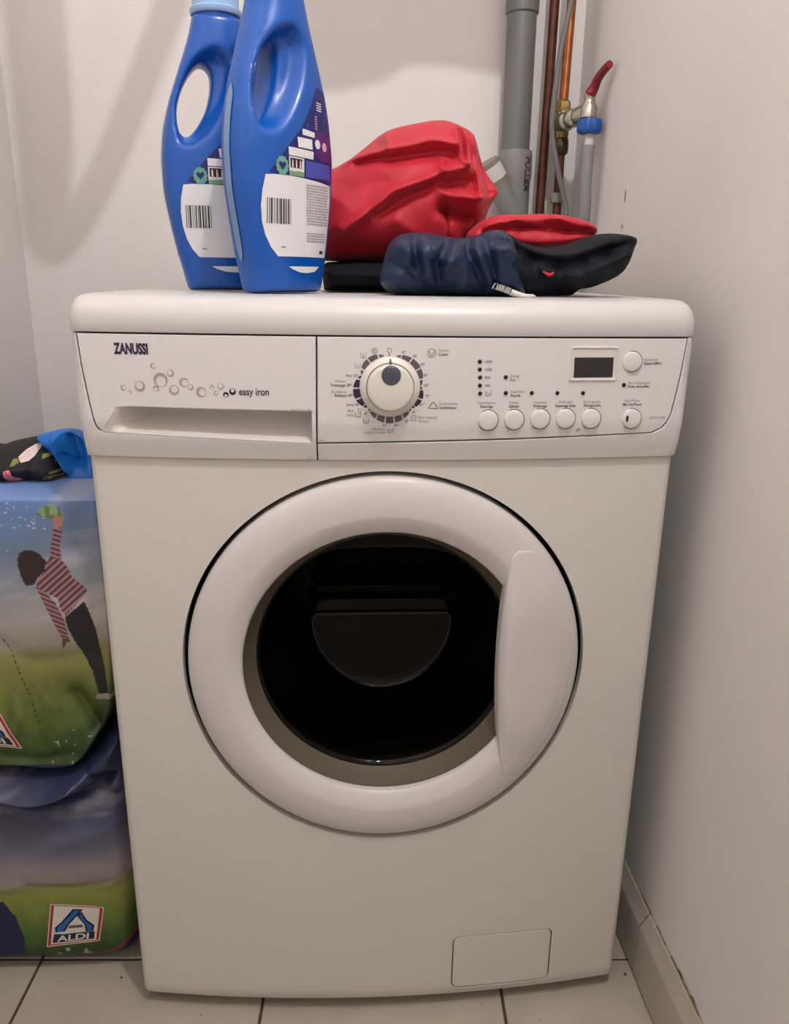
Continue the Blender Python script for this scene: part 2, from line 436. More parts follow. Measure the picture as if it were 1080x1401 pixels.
o = plate('filter_flap', FLAPI, lambda x, z: yb(x)+.0002, M['enamel'], wm, sp=.011, thick=.008, bevel=.0008); wpart(o)
o = plate('flap_backing', rrect(.083, .2115, .028, .111, .009), lambda x, z: yb(x)+.009, M['dark'], wm, sp=.02, thick=.002); wpart(o)
for sx in (-1, 1):
    for y in (.05, .5):
        wpart(lathe('foot', [(.02, .0005), (.022, .004), (.022, .010), (.012, .012), (.012, .0178)], M['black'], wm, n=20, loc=(sx*.25, y, 0)))
# lid
prof = [(.012, 0), (.0, .0), (-.0005, .0012), (-.0012, .008), (-.0005, .016), (.0025, .0225), (.007, .0275), (.013, .0312), (.022, .0332), (.04, .034), (.12, .0342), (.55, .0345), (.575, .0345), (.575, 0)]
prof = [(a, b) for a, b in prof]
LX = np.concatenate([[-.3002], -.3002+.014*(1-np.cos(np.linspace(0, math.pi/2, 9)[1:])), np.linspace(-.28, .28, 41), (.3002-.014*(1-np.cos(np.linspace(0, math.pi/2, 9)[1:])))[::-1], [.3002]])
def lid_pt(x, py, pz):
    e = max(0, abs(x)-(.3002-.014))/.014; k = 1-math.sqrt(max(0, 1-e*e))
    y = -BOW*(1-(min(abs(x), .3)/.3)**2)-.0135+py+ (k*.010 if py < .05 else 0)
    z = .8245+max(0, pz-k*.012*(pz/.0345))
    return (x, y if py < .5 else py, z)
v = [lid_pt(x, a, b) for x in LX for a, b in prof]; k = len(prof); nx = len(LX)
f = [(i*k+j, i*k+j+1, (i+1)*k+j+1, (i+1)*k+j) for i in range(nx-1) for j in range(k-1)]+[tuple(range(k)), tuple(range((nx-1)*k, nx*k))[::-1]]
lid = wpart(obj('lid', v, f, M['lid'], wm, smooth='fix', angle=50))
# fascia
LE = [(-.2922, .8228), (-.2903, .7929), (-.2876, .7688), (-.2843, .7458), (-.2822, .7368), (-.2795, .7318)]
RE = [(.2912, .8228), (.2882, .7897), (.2850, .7645), (.2825, .7499), (.2795, .7420), (.2735, .7348), (.2635, .7303)]
REC = [(-.2600, .7538), (-.2470, .7549), (-.0740, .7531), (-.0740, .7216), (-.1636, .7252), (-.2765, .7298)]
drawer_out = LE+[(-.2765, .7298), (-.2600, .7538), (-.2470, .7549), (-.0740, .7531), (-.0740, .7214), (-.0703, .7212), (-.0690, .8228)]
panel_out = [(-.0675, .8228), (-.0688, .7224)]+[(.0054, .7240), (.1204, .7265)]+RE[::-1]
g = .0014
frame_l = [(-.2995, .8232), (-.2980, .7035), (-.0702, .7035), (-.0702, .7212-g*.3), (-.0740, .7213), (-.1636, .7249), (-.2775, .7295), (-.2795-g, .7310), (-.2825-g, .7368)]+[(x-g, z) for x, z in LE[:4][::-1]]
frame_r = [(.2995, .8232), (.2923, .8232)]+[(x+g, z-g*.5) for x, z in RE[1:]]+[(.1204, .7265-g), (.0054, .7240-g), (-.0688, .7224-g), (-.0688, .7035), (.2980, .7035)]
fas = wpart(plate('fascia_frame', frame_r, yp, M['plastic'], wm, sp=.006, thick=.02, bevel=.0008))
wpart(plate('fascia_frame', frame_l, yp, M['plastic'], wm, sp=.006, thick=.02, bevel=.0008))
wpart(plate('fascia_backing', [(-.290, .822), (-.285, .706), (.285, .706), (.290, .822)], lambda x, z: yp(x, z)+.036, M['dark'], wm, sp=.03, thick=.002))
drawer = wpart(plate('detergent_drawer', drawer_out, lambda x, z: yp(x, z)-.0003, M['plastic'], wm, sp=.005, thick=.032, bevel=.0008))
def scoop(x, z):
    zt = np.interp(x, [-.26, -.247, -.074], [.7538, .7549, .7531]); zb = np.interp(x, [-.2765, -.1636, -.074], [.7298, .7252, .7216])
    t = np.clip((z-zb)/(zt-zb), 0, 1); xl = -.2765+(z-.7298)*.0165/.024
    d = .030*np.sin(np.clip(t/.85, 0, 1)*math.pi/2)**.8
    return yp(x, z)+d*smooth01((x-xl)/.028)
plate('handle_recess', REC, scoop, M['recess'], drawer, sp=.0035, thick=.001, angle=60)
panel = wpart(plate('control_panel', panel_out, lambda x, z: yp(x, z)-.0003, M['plastic'], wm, sp=.005, thick=.022, bevel=.0008))
ypf = lambda x, z: yp(x, z)-.0003
# drawer print
text_on('ZANUSSI', -.2575, .8049, .0134, ypf, M['purple'], drawer, weight=.00065, xs=.605)
text_on('easy iron', -.1423, .7680, .0098, ypf, M['inkprint'], drawer, weight=.00014, xs=.80)
BUB = [(-.2520, .7727, .0026, 200), (-.2465, .7688, .0019, 30), (-.2359, .7746, .0049, 300), (-.2218, .7939, .0027, 200), (-.2157, .7811, .0067, 100), (-.2059, .7874, .0033, 320), (-.2207, .7726, .0030, 60),
       (-.2035, .7716, .0047, 250), (-.1937, .7791, .0044, 150), (-.1876, .7748, .0027, 330), (-.1777, .7702, .0049, 170), (-.1675, .7751, .0020, 80), (-.1638, .7696, .0023, 200), (-.1590, .7759, .0031, 300), (-.1546, .7681, .0026, 90), (-.1481, .7711, .0032, 270)]
def ring_mesh(cx, cz, r, ang, thick, fy, m, parent, name='bubble_print', n=36, lift=.0003):
    a = math.radians(ang); ox, oz = thick*.42*r*math.cos(a), thick*.42*r*math.sin(a); ri = r*(1-thick*.55)
    A = [(cx+r*math.cos(2*math.pi*i/n), cz+r*math.sin(2*math.pi*i/n)) for i in range(n)]; B_ = [(cx-ox+ri*math.cos(2*math.pi*i/n), cz-oz+ri*math.sin(2*math.pi*i/n)) for i in range(n)]
    Q = np.array(A+B_); P = np.stack([Q[:, 0], fy(Q[:, 0], Q[:, 1])-lift, Q[:, 1]], 1)
    return obj(name, P, [(i, (i+1) % n, n+(i+1) % n, n+i) for i in range(n)], m, parent, smooth=False)
for i, (x, z, r, a) in enumerate(BUB):
    ring_mesh(x, z, r, a, .52 if i < 14 else .8, ypf, M['paleprint'] if i < 14 else M['black'], drawer)
# dial
DX, DZ = .0003, .7772
dial = wpart(lathe('dial', [(.0278, -.002), (.0276, .0022), (.0262, .0036), (.0228, .0052), (.0224, .0030), (.0218, .0032), (.0217, .0118), (.0212, .0134), (.0198, .0146), (.016, .0153), (.008, .0157), (.0004, .0158)], M['knob'], wm, n=72, axis='y', loc=(DX, float(yp(DX, DZ)), DZ), angle=30))
def ydial(x, z):
    r = np.hypot(x-DX, z-DZ); return yp(DX, DZ)-np.interp(r, [0, .008, .016, .0198, .0212, .0217, .0224, .0262, .0276], [.0158, .0157, .0153, .0146, .0134, .0118, .0056, .0040, .0026])
tear = circ(DX+.0003, DZ+.0124, .0090, 40, math.radians(97), math.radians(97+346))+[(DX+.0012, DZ+.0216), (DX+.0007, DZ+.0266), (DX-.0007, DZ+.0266), (DX-.0012, DZ+.0216)]
V, F, bl = cdt(tear, (), .0012)
P = np.stack([V[:, 0], ydial(V[:, 0], V[:, 1])-.0004, V[:, 1]], 1); obj('pointer', P, F, M['slate'], dial).location = (0, 0, 0)
# scale marks: five crescents cut into blocks
def scale_mark(a0, a1, c0, c1, r0, tmax, m):
    n = 8; A = []; B_ = []
    for i in range(n+1):
        a = a0+(a1-a0)*i/n; s = (a-c0)/(c1-c0); t = tmax*max(.10, math.sin(math.pi*min(max(s, 0), 1)))**.8
        q = math.radians(90-a); A.append((DX+r0*math.cos(q), DZ+r0*math.sin(q))); B_.append((DX+(r0+t)*math.cos(q), DZ+(r0+t)*math.sin(q)))
    Q = np.array(A+B_); P = np.stack([Q[:, 0], ypf(Q[:, 0], Q[:, 1])-.0003, Q[:, 1]], 1)
    obj('scale_mark', P, [(i+1, i, n+1+i, n+2+i) for i in range(n)], m, panel, smooth=False)
R0 = .0287
for c0, c1, cuts, tm, m in ((12, 88, (12, 19, 21, 37, 39.5, 57, 59.5, 75, 78, 88), .0056, 'greyprint'), (90, 133, (90, 94, 96, 110.5, 113, 127, 129, 133), .0046, 'purple'),
                            (136, 224, (136, 141, 143, 155.5, 158, 171, 173.5, 186.5, 189, 202, 204.5, 217, 219, 224), .0062, 'greyprint'), (228, 290, (228, 233, 235, 248, 250.5, 266, 268.5, 282, 285, 290), .0066, 'purple'), (293, 348, (293, 300, 303, 319, 321.5, 337, 340, 348), .0052, 'greyprint')):
    for a, b in zip(cuts[::2], cuts[1::2]): scale_mark(a, b, c0-3, c1+3, R0, tm, M[m])
TXT = [('R', 'Mini 30°', -.0294, .7861), ('R', 'Weken', -.0415, .7809), ('R', 'Trempage 30°', -.0356, .7771), ('R', 'Gordijnen', -.0408, .7709), ('R', 'Rideaux 40°', -.0346, .7675), ('R', 'Jeans 40°', -.0277, .7589), ('R', 'Wol', -.0339, .7529), ('R', 'Laine', -.0336, .7491), ('C', '40°', -.0221, .7503), ('C', '*', -.0149, .7428), ('C', '30°', -.0041, .7391), ('C', '40°', .0068, .7391), ('R', 'Handwas', -.0041, .7355), ('R', 'Lavage à la main', -.0037, .7322), ('C', '95°', .0132, .8082), ('C', '60°', .0238, .8048), ('C', '40°', .031, .7972), ('C', '30°', .0339, .787), ('C', '60°', .035, .7775), ('C', '40°', .0364, .7675), ('C', '30°', .031, .759), ('C', '40°', .0238, .752), ('C', '30°', .0171, .7432), ('L', 'Katoen', .0452, .8102), ('L', 'Coton', .0453, .8064), ('L', 'Synthetische', .0475, .7601), ('L', 'Synthétique', .0476, .7562), ('L', 'Fijne wasgoed', .0275, .7469), ('L', 'Délicats', .0276, .7432),
       ('L', '1400', .0893, .7997), ('L', '1200', .0897, .7923), ('L', '900', .0904, .7848), ('L', '700', .0908, .7772), ('L', 'Zuinig', .1152, .7864), ('L', 'Eco', .1153, .7829), ('L', 'Superkort', .1164, .7714), ('L', 'Rapide', .1166, .7678), ('C', 'Centrifugeren', .0937, .7610), ('C', 'Essorage', .0938, .7573), ('C', 'Opties', .12, .7610), ('C', 'Option', .1202, .7574), ('C', 'Voorwas', .1462, .7611), ('C', 'Prélavage', .1464, .7574), ('C', 'Antikreuk', .1715, .7613), ('C', 'Repassage facile', .1718, .7576), ('C', 'Extra spoelen', .1988, .7612), ('C', 'Rinçage plus', .1991, .7577), ('L', 'Start-uitstel', .2478, .8015), ('L', 'Départ différé', .2482, .7979), ('L', 'Deur vergrendeld', .2336, .7792), ('L', 'Porte verrouillée', .234, .7756), ('C', 'Start/Pauze', .24, .7617), ('C', 'Marche/Pause', .2403, .7581), ('L', 'ZWG 5145', .2602, .7443)]
DARK = {'Coton', 'Synthétique', 'Trempage 30°', 'Rideaux 40°', 'Essorage', 'Option', 'Prélavage', 'Repassage facile', 'Rinçage plus', 'Départ différé', 'Porte verrouillée', 'Marche/Pause', 'Rapide'}
for al, s, x, z in TXT:
    sz = .0040 if s[0] in '0123456789' and len(s) == 4 else .0037
    text_on(s, x, z, sz, ypf, M['greyprint'] if s in DARK else M['midprint'] if len(s) > 4 and '°' not in s else M['greyprint'], panel, al, weight=.00006 if s in DARK else 0, xs=.86 if len(s) > 12 else .96)
def lines(segs, w, m, parent=panel, name='symbol'):
    V_ = []; F_ = []
    for (x0, z0), (x1, z1) in segs:
        d = np.array((x1-x0, z1-z0)); d = d/np.linalg.norm(d)*w/2; n = np.array((-d[1], d[0])); s = len(V_)
        V_ += [(x0-n[0], z0-n[1]), (x1-n[0], z1-n[1]), (x1+n[0], z1+n[1]), (x0+n[0], z0+n[1])]; F_.append((s, s+1, s+2, s+3))
    Q = np.array(V_); obj(name, np.stack([Q[:, 0], ypf(Q[:, 0], Q[:, 1])-.0003, Q[:, 1]], 1), F_, m, parent, smooth=False)
def poly(pts, closed=True): return [(pts[i], pts[(i+1) % len(pts)]) for i in range(len(pts) if closed else len(pts)-1)]
def tub(x, z, s=.0026): return poly([(x-s, z+s*.9), (x-s*.85, z-s*.8), (x+s*.85, z-s*.8), (x+s, z+s*.9)], False)
w = .0005
lines(poly(circ(.0392, .8088, .0039, 24))+[((.0362, .8108), (.0392, .8058)), ((.0422, .8108), (.0392, .8058))], w, M['greyprint'])
lines(poly([(.0375, .7573), (.0380, .7566), (.0458, .7566), (.0462, .7573), (.0426, .7624), (.0412, .7624)]), .0007, M['greyprint'])
lines(poly(rrect(.0207, .0257, .7445, .7501, .001))+[((.0220, .7450), (.0220, .7496)), ((.0244, .7450), (.0244, .7496))], w, M['midprint'])
for x, z in ((-.0223, .7446), (.0012, .7353), (-.0302, .7967), (.0949, .7710), (-.0299, .7505)): lines(tub(x, z)+[((x-.001, z+.0006), (x+.001, z-.0004))], w, M['greyprint'] if x != -.0302 else M['midprint'])
lines(poly(circ(-.0283, .7545, .0018, 14)), w, M['midprint'])
lines(poly(circ(-.0006, .8108, .0021, 20)), w, M['greyprint']); lines(poly(circ(-.0006, .8068, .0005, 10)), .0008, M['inkprint'])
lines(poly(circ(-.0146, .8104, .0026, 20))+poly(circ(-.0146, .8104, .0012, 14)), w, M['midprint'])
lines(tub(-.0248, .8064)+[((-.0248, .808), (-.0248, .803))], w, M['midprint'])
lines([((.1847, .7328), (.1857, .7360)), ((.1862, .7328), (.1872, .7360)), ((.1877, .7328), (.1887, .7360)), ((.1832, .7331), (.1838, .7326)), ((.1898, .7326), (.1906, .7331))], w, M['greyprint'])
# lights, buttons, display
for x, z in [(.0851, .8011), (.0854, .7938), (.0860, .7862), (.0863, .7786), (.0867, .7710), (.1109, .7864), (.1117, .7714), (.1373, .7713), (.1627, .7711), (.1885, .7709), (.2296, .7784)]:
    wpart(lathe('indicator_light', [(.0020, -.002), (.0020, .0006), (.0014, .0011), (.0003, .0013)], M['black'], wm, n=20, axis='y', loc=(x, float(ypf(x, z)), z)))
for i, (x, z) in enumerate([(.0957, .7451), (.1213, .7455), (.147, .746), (.1727, .7461), (.1986, .7458), (.2356, .8009), (.241, .7451)]):
    yy = float(ypf(x, z))
    b = wpart(lathe('button', [(.0096, -.003), (.0096, .0012), (.0092, .0021), (.0084, .0025), (.004, .0027), (.0002, .0028)], M['plastic'], wm, n=48, axis='y', loc=(x, yy, z)))
    lathe('button_gap', [(.0096, .00025), (.0104, .0003), (.0104, -.001), (.0096, -.001)], M['greyprint'] if i < 5 else M['greyprint'], b, n=48, axis='y', loc=(x, yy, z), caps=False)
    if i == 6:
        decal('start_mark', [(x-.0050+.0012*math.cos(t)*(1 if math.cos(t) > 0 else 1.3), z+.0004+.0033*math.sin(t)) for t in np.linspace(0, 2*math.pi, 24, False)], lambda X, Z: np.full(np.shape(X), yy-.00275), M['black'], b, sp=.002)
dx0, dx1, dz0, dz1 = .1735, .2210, .7828, .8152
V_, n_ = None, None
fr = wpart(plate('display_frame', rrect(dx0, dx1, dz0, dz1, .0018), lambda x, z: ypf(x, z)-.0016, M['plastic'], wm, holes=[rrect(dx0+.0016, dx1-.0016, dz0+.0016, dz1-.0016, .001)], sp=.006, thick=.002, bevel=.0004))
plate('display_bezel', rrect(dx0+.0016, dx1-.0016, dz0+.0016, dz1-.0016, .001), lambda x, z: ypf(x, z)-.0004, M['knob'], fr, sp=.01, thick=.0005)
plate('display_screen', [(.1772, .8050), (.2165, .8050), (.2170, .7862), (.1777, .7860)][::-1], lambda x, z: ypf(x, z)-.0008, M['screen'], fr, sp=.01, thick=.0005)

# ------------------------------------------------------------------ door of the machine
door = empty('door'); door.parent = wm; wpart(door)
RP = [(.2122, -.030), (.2122, -.0040), (.2115, -.0008), (.2098, .0018), (.2065, .0042), (.2000, .0068), (.1900, .0088), (.1740, .0100), (.1705, .0094), (.1640, .0070), (.1560, .0030), (.1538, .0012), (.1530, -.0010), (.1528, -.020)]
n = 200; v = []
for r, h in RP:
    for i in range(n):
        a = 2*math.pi*i/n; x = DC[0]+r*math.cos(a); v.append((x, float(-BOW*(1-(x/HW)**2))-h, DC[1]+r*math.sin(a)))
f = [(j*n+i, j*n+(i+1) % n, (j+1)*n+(i+1) % n, (j+1)*n+i) for j in range(len(RP)-1) for i in range(n)]
obj('door_ring', v, f, M['door'], door, smooth='fix', angle=40)
# handle cover on the right of the ring
def ringh(r): return np.interp(r, [.17, .174, .190, .200, .2065, .2098, .2115], [.0100, .0100, .0088, .0068, .0042, .0018, -.0008])
CH = spline([(.1300, .3445), (.1262, .3750), (.1222, .4200), (.1202, .4650), (.1205, .5150), (.1232, .5620), (.1290, .6030)], 6, False)
a0 = math.atan2(CH[0][1]-DC[1], .152); arc = [(DC[0]+.2035*math.cos(t), DC[1]+.2035*math.sin(t)) for t in np.linspace(-.72, .72, 40)]
hout = [tuple(q) for q in CH][::-1]+[(.1355, .3405)]+arc+[(.1345, .6085)]
def yh(x, z):
    r = np.hypot(x-DC[0], z-DC[1]); xl = np.interp(z, CH[:, 1], CH[:, 0])
    e = smooth01((.135-abs(z-DC[1]))/.08)
    bump = .0065*np.exp(-(np.maximum(x-xl-.010, 0)/.045)**2)*e*smooth01((x-xl+.004)/.012) + .0008
    lip = -.004*np.clip(1-(x-xl)/.010, 0, 1)**1.5*e
    return -BOW*(1-(x/HW)**2)-ringh(r)-bump*smooth01((.2035-r)/.02)-lip-.0002
plate('door_handle', hout, yh, M['door'], door, sp=.004, thick=.016, bevel=.0010, angle=50)
# glass bowl with its slanted upper face
YG = -BOW+.0290; GR = .1415
def bowl(x, z):
    dz = z-DC[1]; r = np.hypot(x, dz)
    cone = (.1395-r)*1.65; slope = (.128-dz)*.98; dm = .092
    k = .006; s = -k*np.log(np.exp(-np.clip(cone, -.2, .3)/k)+np.exp(-np.clip(slope, -.2, .3)/k)+np.exp(-dm/k))
    return YG+np.maximum(s, 0)
nr, na = 60, 160; v = [(0, float(bowl(np.array(0.), np.array(DC[1]))), DC[1])]
for j in range(1, nr+1):
    for i in range(na):
        r = GR*j/nr; a = 2*math.pi*i/na; x = r*math.cos(a); z = DC[1]+r*math.sin(a); v.append((x, float(bowl(np.array(x), np.array(z))), z))
f = [(0, 1+i, 1+(i+1) % na) for i in range(na)]+[(1+(j-1)*na+i, 1+j*na+i, 1+j*na+(i+1) % na, 1+(j-1)*na+(i+1) % na) for j in range(1, nr) for i in range(na)]
gl = obj('door_glass', v, f, M['glass'], door, angle=180)
dpts = [(.084*math.cos(t), DC[1]+.004+.086*math.sin(t)) for t in np.linspace(math.pi, 2*math.pi, 40)]
dp = [(x, YG+.0880, z) for x, z in dpts]
tube('glass_ridge', dp+[(.080, YG+.0880, DC[1]+.0115), (-.080, YG+.0880, DC[1]+.0115), dp[0]], .0013, M['ridge'], gl, n=8, sub=1)
lathe('glass_rim', [(.1530, -.006), (.1522, -.010), (.1420, -.0275), (.1405, -.031)], M['rimglass'], door, n=120, axis='y', loc=(0, -BOW, DC[1]), caps=False)
seal = wpart(lathe('door_seal', [(.1530, -.026), (.1520, -.028), (.147, -.030), (.143, -.040), (.149, -.060), (.165, -.075), (.205, -.078)], M['rubber'], wm, n=96, axis='y', loc=(0, -BOW+.004, DC[1]), caps=False))
wpart(lathe('door_recess', [(.2170, -.004), (.2170, -.046), (.150, -.047)], M['dark'], wm, n=96, axis='y', loc=(0, -.004, DC[1]), caps=False))
wpart(lathe('drum', [(.205, -.08), (.232, -.085), (.232, -.42), (.03, -.44), (.001, -.44)], M['steel'], wm, n=64, axis='y', loc=(0, -BOW, DC[1]), caps=False))

# ------------------------------------------------------------------ detergent bottles
ZT = .8588
BZ = [0, .015, .045, .075, .10, .135, .163, .195, .226, .2575, .275, .279]; BA = [.0455, .049, .056, .0615, .0655, .0665, .063, .055, .043, .031, .0262, .0255]
BD = [.0285, .030, .032, .0325, .033, .033, .032, .031, .029, .0265, .025, .0245]
zz = np.linspace(.004, .279, 50)
from bisect import bisect
def sm(z, T):
    z = np.asarray(z, float); return (np.interp(z-.006, BZ, T)+2*np.interp(z, BZ, T)+np.interp(z+.006, BZ, T))/4
bo = [(-.0425, .0), (.0425, .0), (.0450, .0012)]+[(float(sm(z, BA)), z) for z in zz]+[(-float(sm(z, BA)), z) for z in zz[::-1]]+[(-.0450, .0012)]
HOLE = spline([(-.0170, .2300), (-.0110, .2240), (-.0108, .2100), (-.0160, .1900), (-.0260, .1720), (-.0360, .1615), (-.0430, .1620), (-.0462, .1730), (-.0455, .1880), (-.0400, .2050), (-.0310, .2200), (-.0235, .2280)], 5)
RECS = spline([(-.0440, .2120), (-.0350, .2275), (-.0200, .2410), (-.0020, .2455), (.0110, .2364), (.0135, .2207), (.0066, .1946), (-.0075, .1700), (-.0240, .1525), (-.0395, .1465), (-.0495, .1510), (-.0520, .1650), (-.0505, .1880)], 5)
def bottle_depth(x, z, dip=1.0):
    x = np.asarray(x, float); z = np.asarray(z, float); P = np.stack([x, z], 1)
    a = sm(z, BA)+1e-6; D = sm(z, BD)
    h = D*np.maximum(0, 1-np.clip(abs(x)/a, 0, 1)**2.5)**(1/2.5)
    h = h*dome(z/.004)*np.where(z > .275, dome((.2795-z)/.006)*.9+.1, 1)
    ins = inside(P, RECS); dr = dist(P, RECS)
    t = np.where(ins, smooth01(dr/.011), 0)*dip; h = h*(1-t)+np.minimum(h, .0135)*t
    dh = dist(P, HOLE)
    return h*(.25+.75*dome(dh/.006))
def bf(x, z, d): return bottle_depth(x, z)
def bback(x, z, d): return bottle_depth(x, z, .25)
def make_bottle(loc, psi, label):
    t = tag(empty('detergent_bottle', loc), label, 'bottle', 'blue detergent bottles on the machine'); t.rotation_euler = (0, 0, math.radians(psi))
    b = inflate('bottle_body', bo, .0026, 0, bf, bback, M['bottle'], t, holes=[HOLE], rings=(.0006, .0016, .0032), ringhole=(.0005, .0014, .003), angle=180, relax=4)
    bottle_front = surf(b)
    lathe('cap', [(.026, .2785), (.0272, .280), (.0272, .284), (.0245, .286), (.0240, .325), (.022, .328), (.0005, .329)], M['cap'], t, n=48)
    lathe('neck', [(.024, .272), (.024, .284)], M['bottle'], t, n=40)
    zs = np.linspace(.030, .190, 40); ph = np.radians(np.linspace(-9, 1, 4)); sv = []
    for z_ in zs:
        a_, d_ = float(sm(z_, BA)), float(sm(z_, BD)); kf = min(1, (z_-.030)/.012, (.190-z_)/.012)**.5
        for p_ in ph:
            q_ = math.radians(-4)+(p_-math.radians(-4))*kf; sv.append((-(a_*math.cos(q_)**.8)-.0004, -(d_*math.copysign(abs(math.sin(q_))**.8, q_)), z_))
    obj('level_strip', sv, [(i*4+j, i*4+j+1, (i+1)*4+j+1, (i+1)*4+j) for i in range(39) for j in range(3)], M['strip'], b, smooth='fix')
    lab = decal('back_label', spline([(-.0460, .1098), (-.036, .1106), (-.0161, .1107), (.0022, .1099), (.0212, .1087), (.0455, .1066), (.0455, .0938), (.0430, .07), (.0365, .036), (-.0048, .036), (-.0330, .0359), (-.0405, .0446), (-.0455, .0553), (-.0488, .0681), (-.0500, .0823), (-.0490, .0966)], 1), bottle_front, M['label'], b, sp=.002, lift=.0006)
    decal('label_smile', [(-.0203, .0266), (.0255, .027), (.0179, .022), (.0055, .0203), (-.0053, .021), (-.0146, .0236)], bottle_front, M['label'], b, sp=.004, lift=.0004)
    decal('ingredient_panel', [(.0435, .192), (.0500, .174), (.0520, .140), (.0500, .1090), (.0400, .1082), (.0022, .1108), (-.0342, .1114), (-.0420, .1130), (-.0203, .1367), (.0001, .1562), (.0101, .1697), (.0214, .1883), (.0260, .1959)], bottle_front, M['lnavy'], b, sp=.003, lift=.0004)
    decal('purple_panel', [(.0200, .1540), (.0300, .1560), (.0480, .1520), (.0500, .1280), (.0260, .1280), (.0180, .1340)], bottle_front, M['lpurple'], b, sp=.003, lift=.0006)
    L4 = .0008
    for nm, pl, m in (('label_box', [(-.0004, .1546), (.002, .1550), (.018, .1535), (.0174, .1487), (-.0001, .1495)], 'label'), ('label_box', [(-.0076, .1467), (.0134, .1467), (.0137, .1375), (-.0067, .1377)], 'label'), ('label_box', [(-.0199, .1367), (.0151, .1358), (.0144, .1285), (-.0197, .1292)], 'label'),
                      ('label_box', [(-.0197, .1283), (.0007, .1279), (.0006, .1155), (-.0197, .115)], 'label'), ('green_band', [(-.0198, .1155), (.0008, .1160), (.0006, .1112), (-.0194, .1110)], 'lgreen2'), ('round_symbol', circ(.0221, .1435, .0043, 20), 'label'), ('round_symbol', circ(.0342, .1423, .0043, 20), 'lpink'), ('text_block', [(.0031, .1266), (.0450, .1262), (.0450, .112), (.0026, .1111)], 'lblue')):
        decal(nm, pl, bottle_front, M[m], b, sp=.004, lift=L4)
    decal('photo_box', [(-.0184, .127), (-.0013, .1268), (-.0016, .1184), (-.0182, .1182)], bottle_front, M['black'], b, sp=.004, lift=.0010)
    for k, x in enumerate((-.0165, -.0115, -.0062, -.0035)): decal('photo_figure', [(x, .1186), (x+.0022, .1186), (x+.0017, .1250), (x+.0004, .1262)], bottle_front, M['petal'], b, sp=.004, lift=.0012)
    seal_ = [(-.0280+(.0072+.0006*math.cos(12*t))*math.cos(t), .1190+(.0084+.0006*math.cos(12*t))*math.sin(t)) for t in np.linspace(0, 2*math.pi, 60, False)]
    decal('seal_stamp', seal_, bottle_front, M['lgreen'], b, sp=.004, lift=L4)
    decal('seal_heart', [(-.028, .1150), (-.0240, .1195), (-.0245, .1225), (-.0270, .1222), (-.0280, .1210), (-.0292, .1222), (-.0316, .1225), (-.0320, .1195)], bottle_front, M['lnavy'], b, sp=.004, lift=.0011)
    x = -.0450; rr = random.Random(3)
    while x < -.0185:
        wd = rr.choice([.0005, .0007, .0011, .0016])
        decal('barcode_bar', [(x, .0662), (x+wd, .0662), (x+wd, .0892), (x, .0892)], bottle_front, M['inkprint'], b, sp=.02, lift=.0011); x += wd+rr.choice([.0006, .0009, .0014])
    rr = random.Random(5)
    for k, z in enumerate(list(np.arange(.1040, .0655, -.0026))+[.0585, .0560, .0535, .0510]):
        xe = np.interp(z, [.05, .07, .1], [.036, .040, .042]); x = .003
        V_ = []; F_ = []
        while x < xe-.003:
            wd = rr.uniform(.0015, .0055); wd = min(wd, xe-x); s = len(V_); V_ += [(x, z), (x+wd, z), (x+wd, z+.0009), (x, z+.0009)]; F_.append((s, s+1, s+2, s+3)); x += wd+.0009
        Q = np.array(V_); obj('small_print', np.stack([Q[:, 0], bottle_front(Q[:, 0], Q[:, 1])-.0011, Q[:, 1]], 1), F_, M['midprint'], b, smooth=False)
    for x, z, n_, m in ((.0225, .1820, 4, 'label'), (.0190, .1690, 6, 'lpink'), (.033, .1690, 5, 'lblue'), (.006, .1600, 3, 'lblue')):
        for k in range(n_):
            q = z-.0022*k; wd = .009 if m == 'label' else .0035
            decal('small_print', [(x, q), (x+wd, q-.0003), (x+wd, q-.0013), (x, q-.0010)], bottle_front, M[m], b, sp=.01, lift=L4)
    decal('small_print', [(-.030, .0440), (-.025, .0440), (-.025, .0455), (-.030, .0455)], bottle_front, M['midprint'], b, sp=.01, lift=.0008)
    decal('small_print', [(.024, .0395), (.031, .0395), (.031, .0425), (.024, .0425)], bottle_front, M['inkprint'], b, sp=.01, lift=.0008)
    return t
make_bottle((-.108, .085, ZT), 50, 'blue detergent bottle turned obliquely, standing at the front edge of the lid')
make_bottle((-.178, .178, ZT), 15, 'blue detergent bottle half hidden behind the other bottle, wall seen through its handle')

# ------------------------------------------------------------------ clothes on the machine
def cloth_front(T, R_, S, nz, seed, fine=.0012, amp=.012):
    def fn(x, z, d):
        V = np.stack([x, z], 1); e = dome(d/R_)
        y = T*e+strokes(V, S)*smooth01(d/.006)
        return np.maximum(y+(fbm(x, z, nz, seed)-.5)*amp*smooth01(d/.02)+(fbm(x, z, nz*4, seed+9)-.5)*fine*smooth01(d/.01), .0004)
    return fn
def cloth_back(T, R_): return lambda x, z, d: T*dome(d/R_)
ct = tag(empty('folded_garment', (0, .2, ZT)), 'black folded cloth lying flat under the red garment', 'clothing')
def under(t, o): o.location = -t.location; return o
under(ct, inflate('folded_cloth', spline([(-.0690, .8640), (-.0690, .8890), (-.05, .8935), (.0, .8950), (.08, .8960), (.14, .8930), (.155, .880), (.150, .8605), (.08, ZT+.0004), (-.055, ZT+.0004), (-.0665, .8605)], 4), .0045, .215, cloth_front(.095, .02, [([(-.068, .876), (.0, .8745), (.1, .876)], .003, -.010), ([(-.068, .885), (-.03, .883), (.0, .886)], .003, -.010), ([(-.068, .867), (-.03, .866), (.0, .868)], .003, -.008), ([(-.066, .880), (-.02, .879)], .002, .004)], 40, 3), cloth_back(.08, .02), M['blackcloth'], ct))
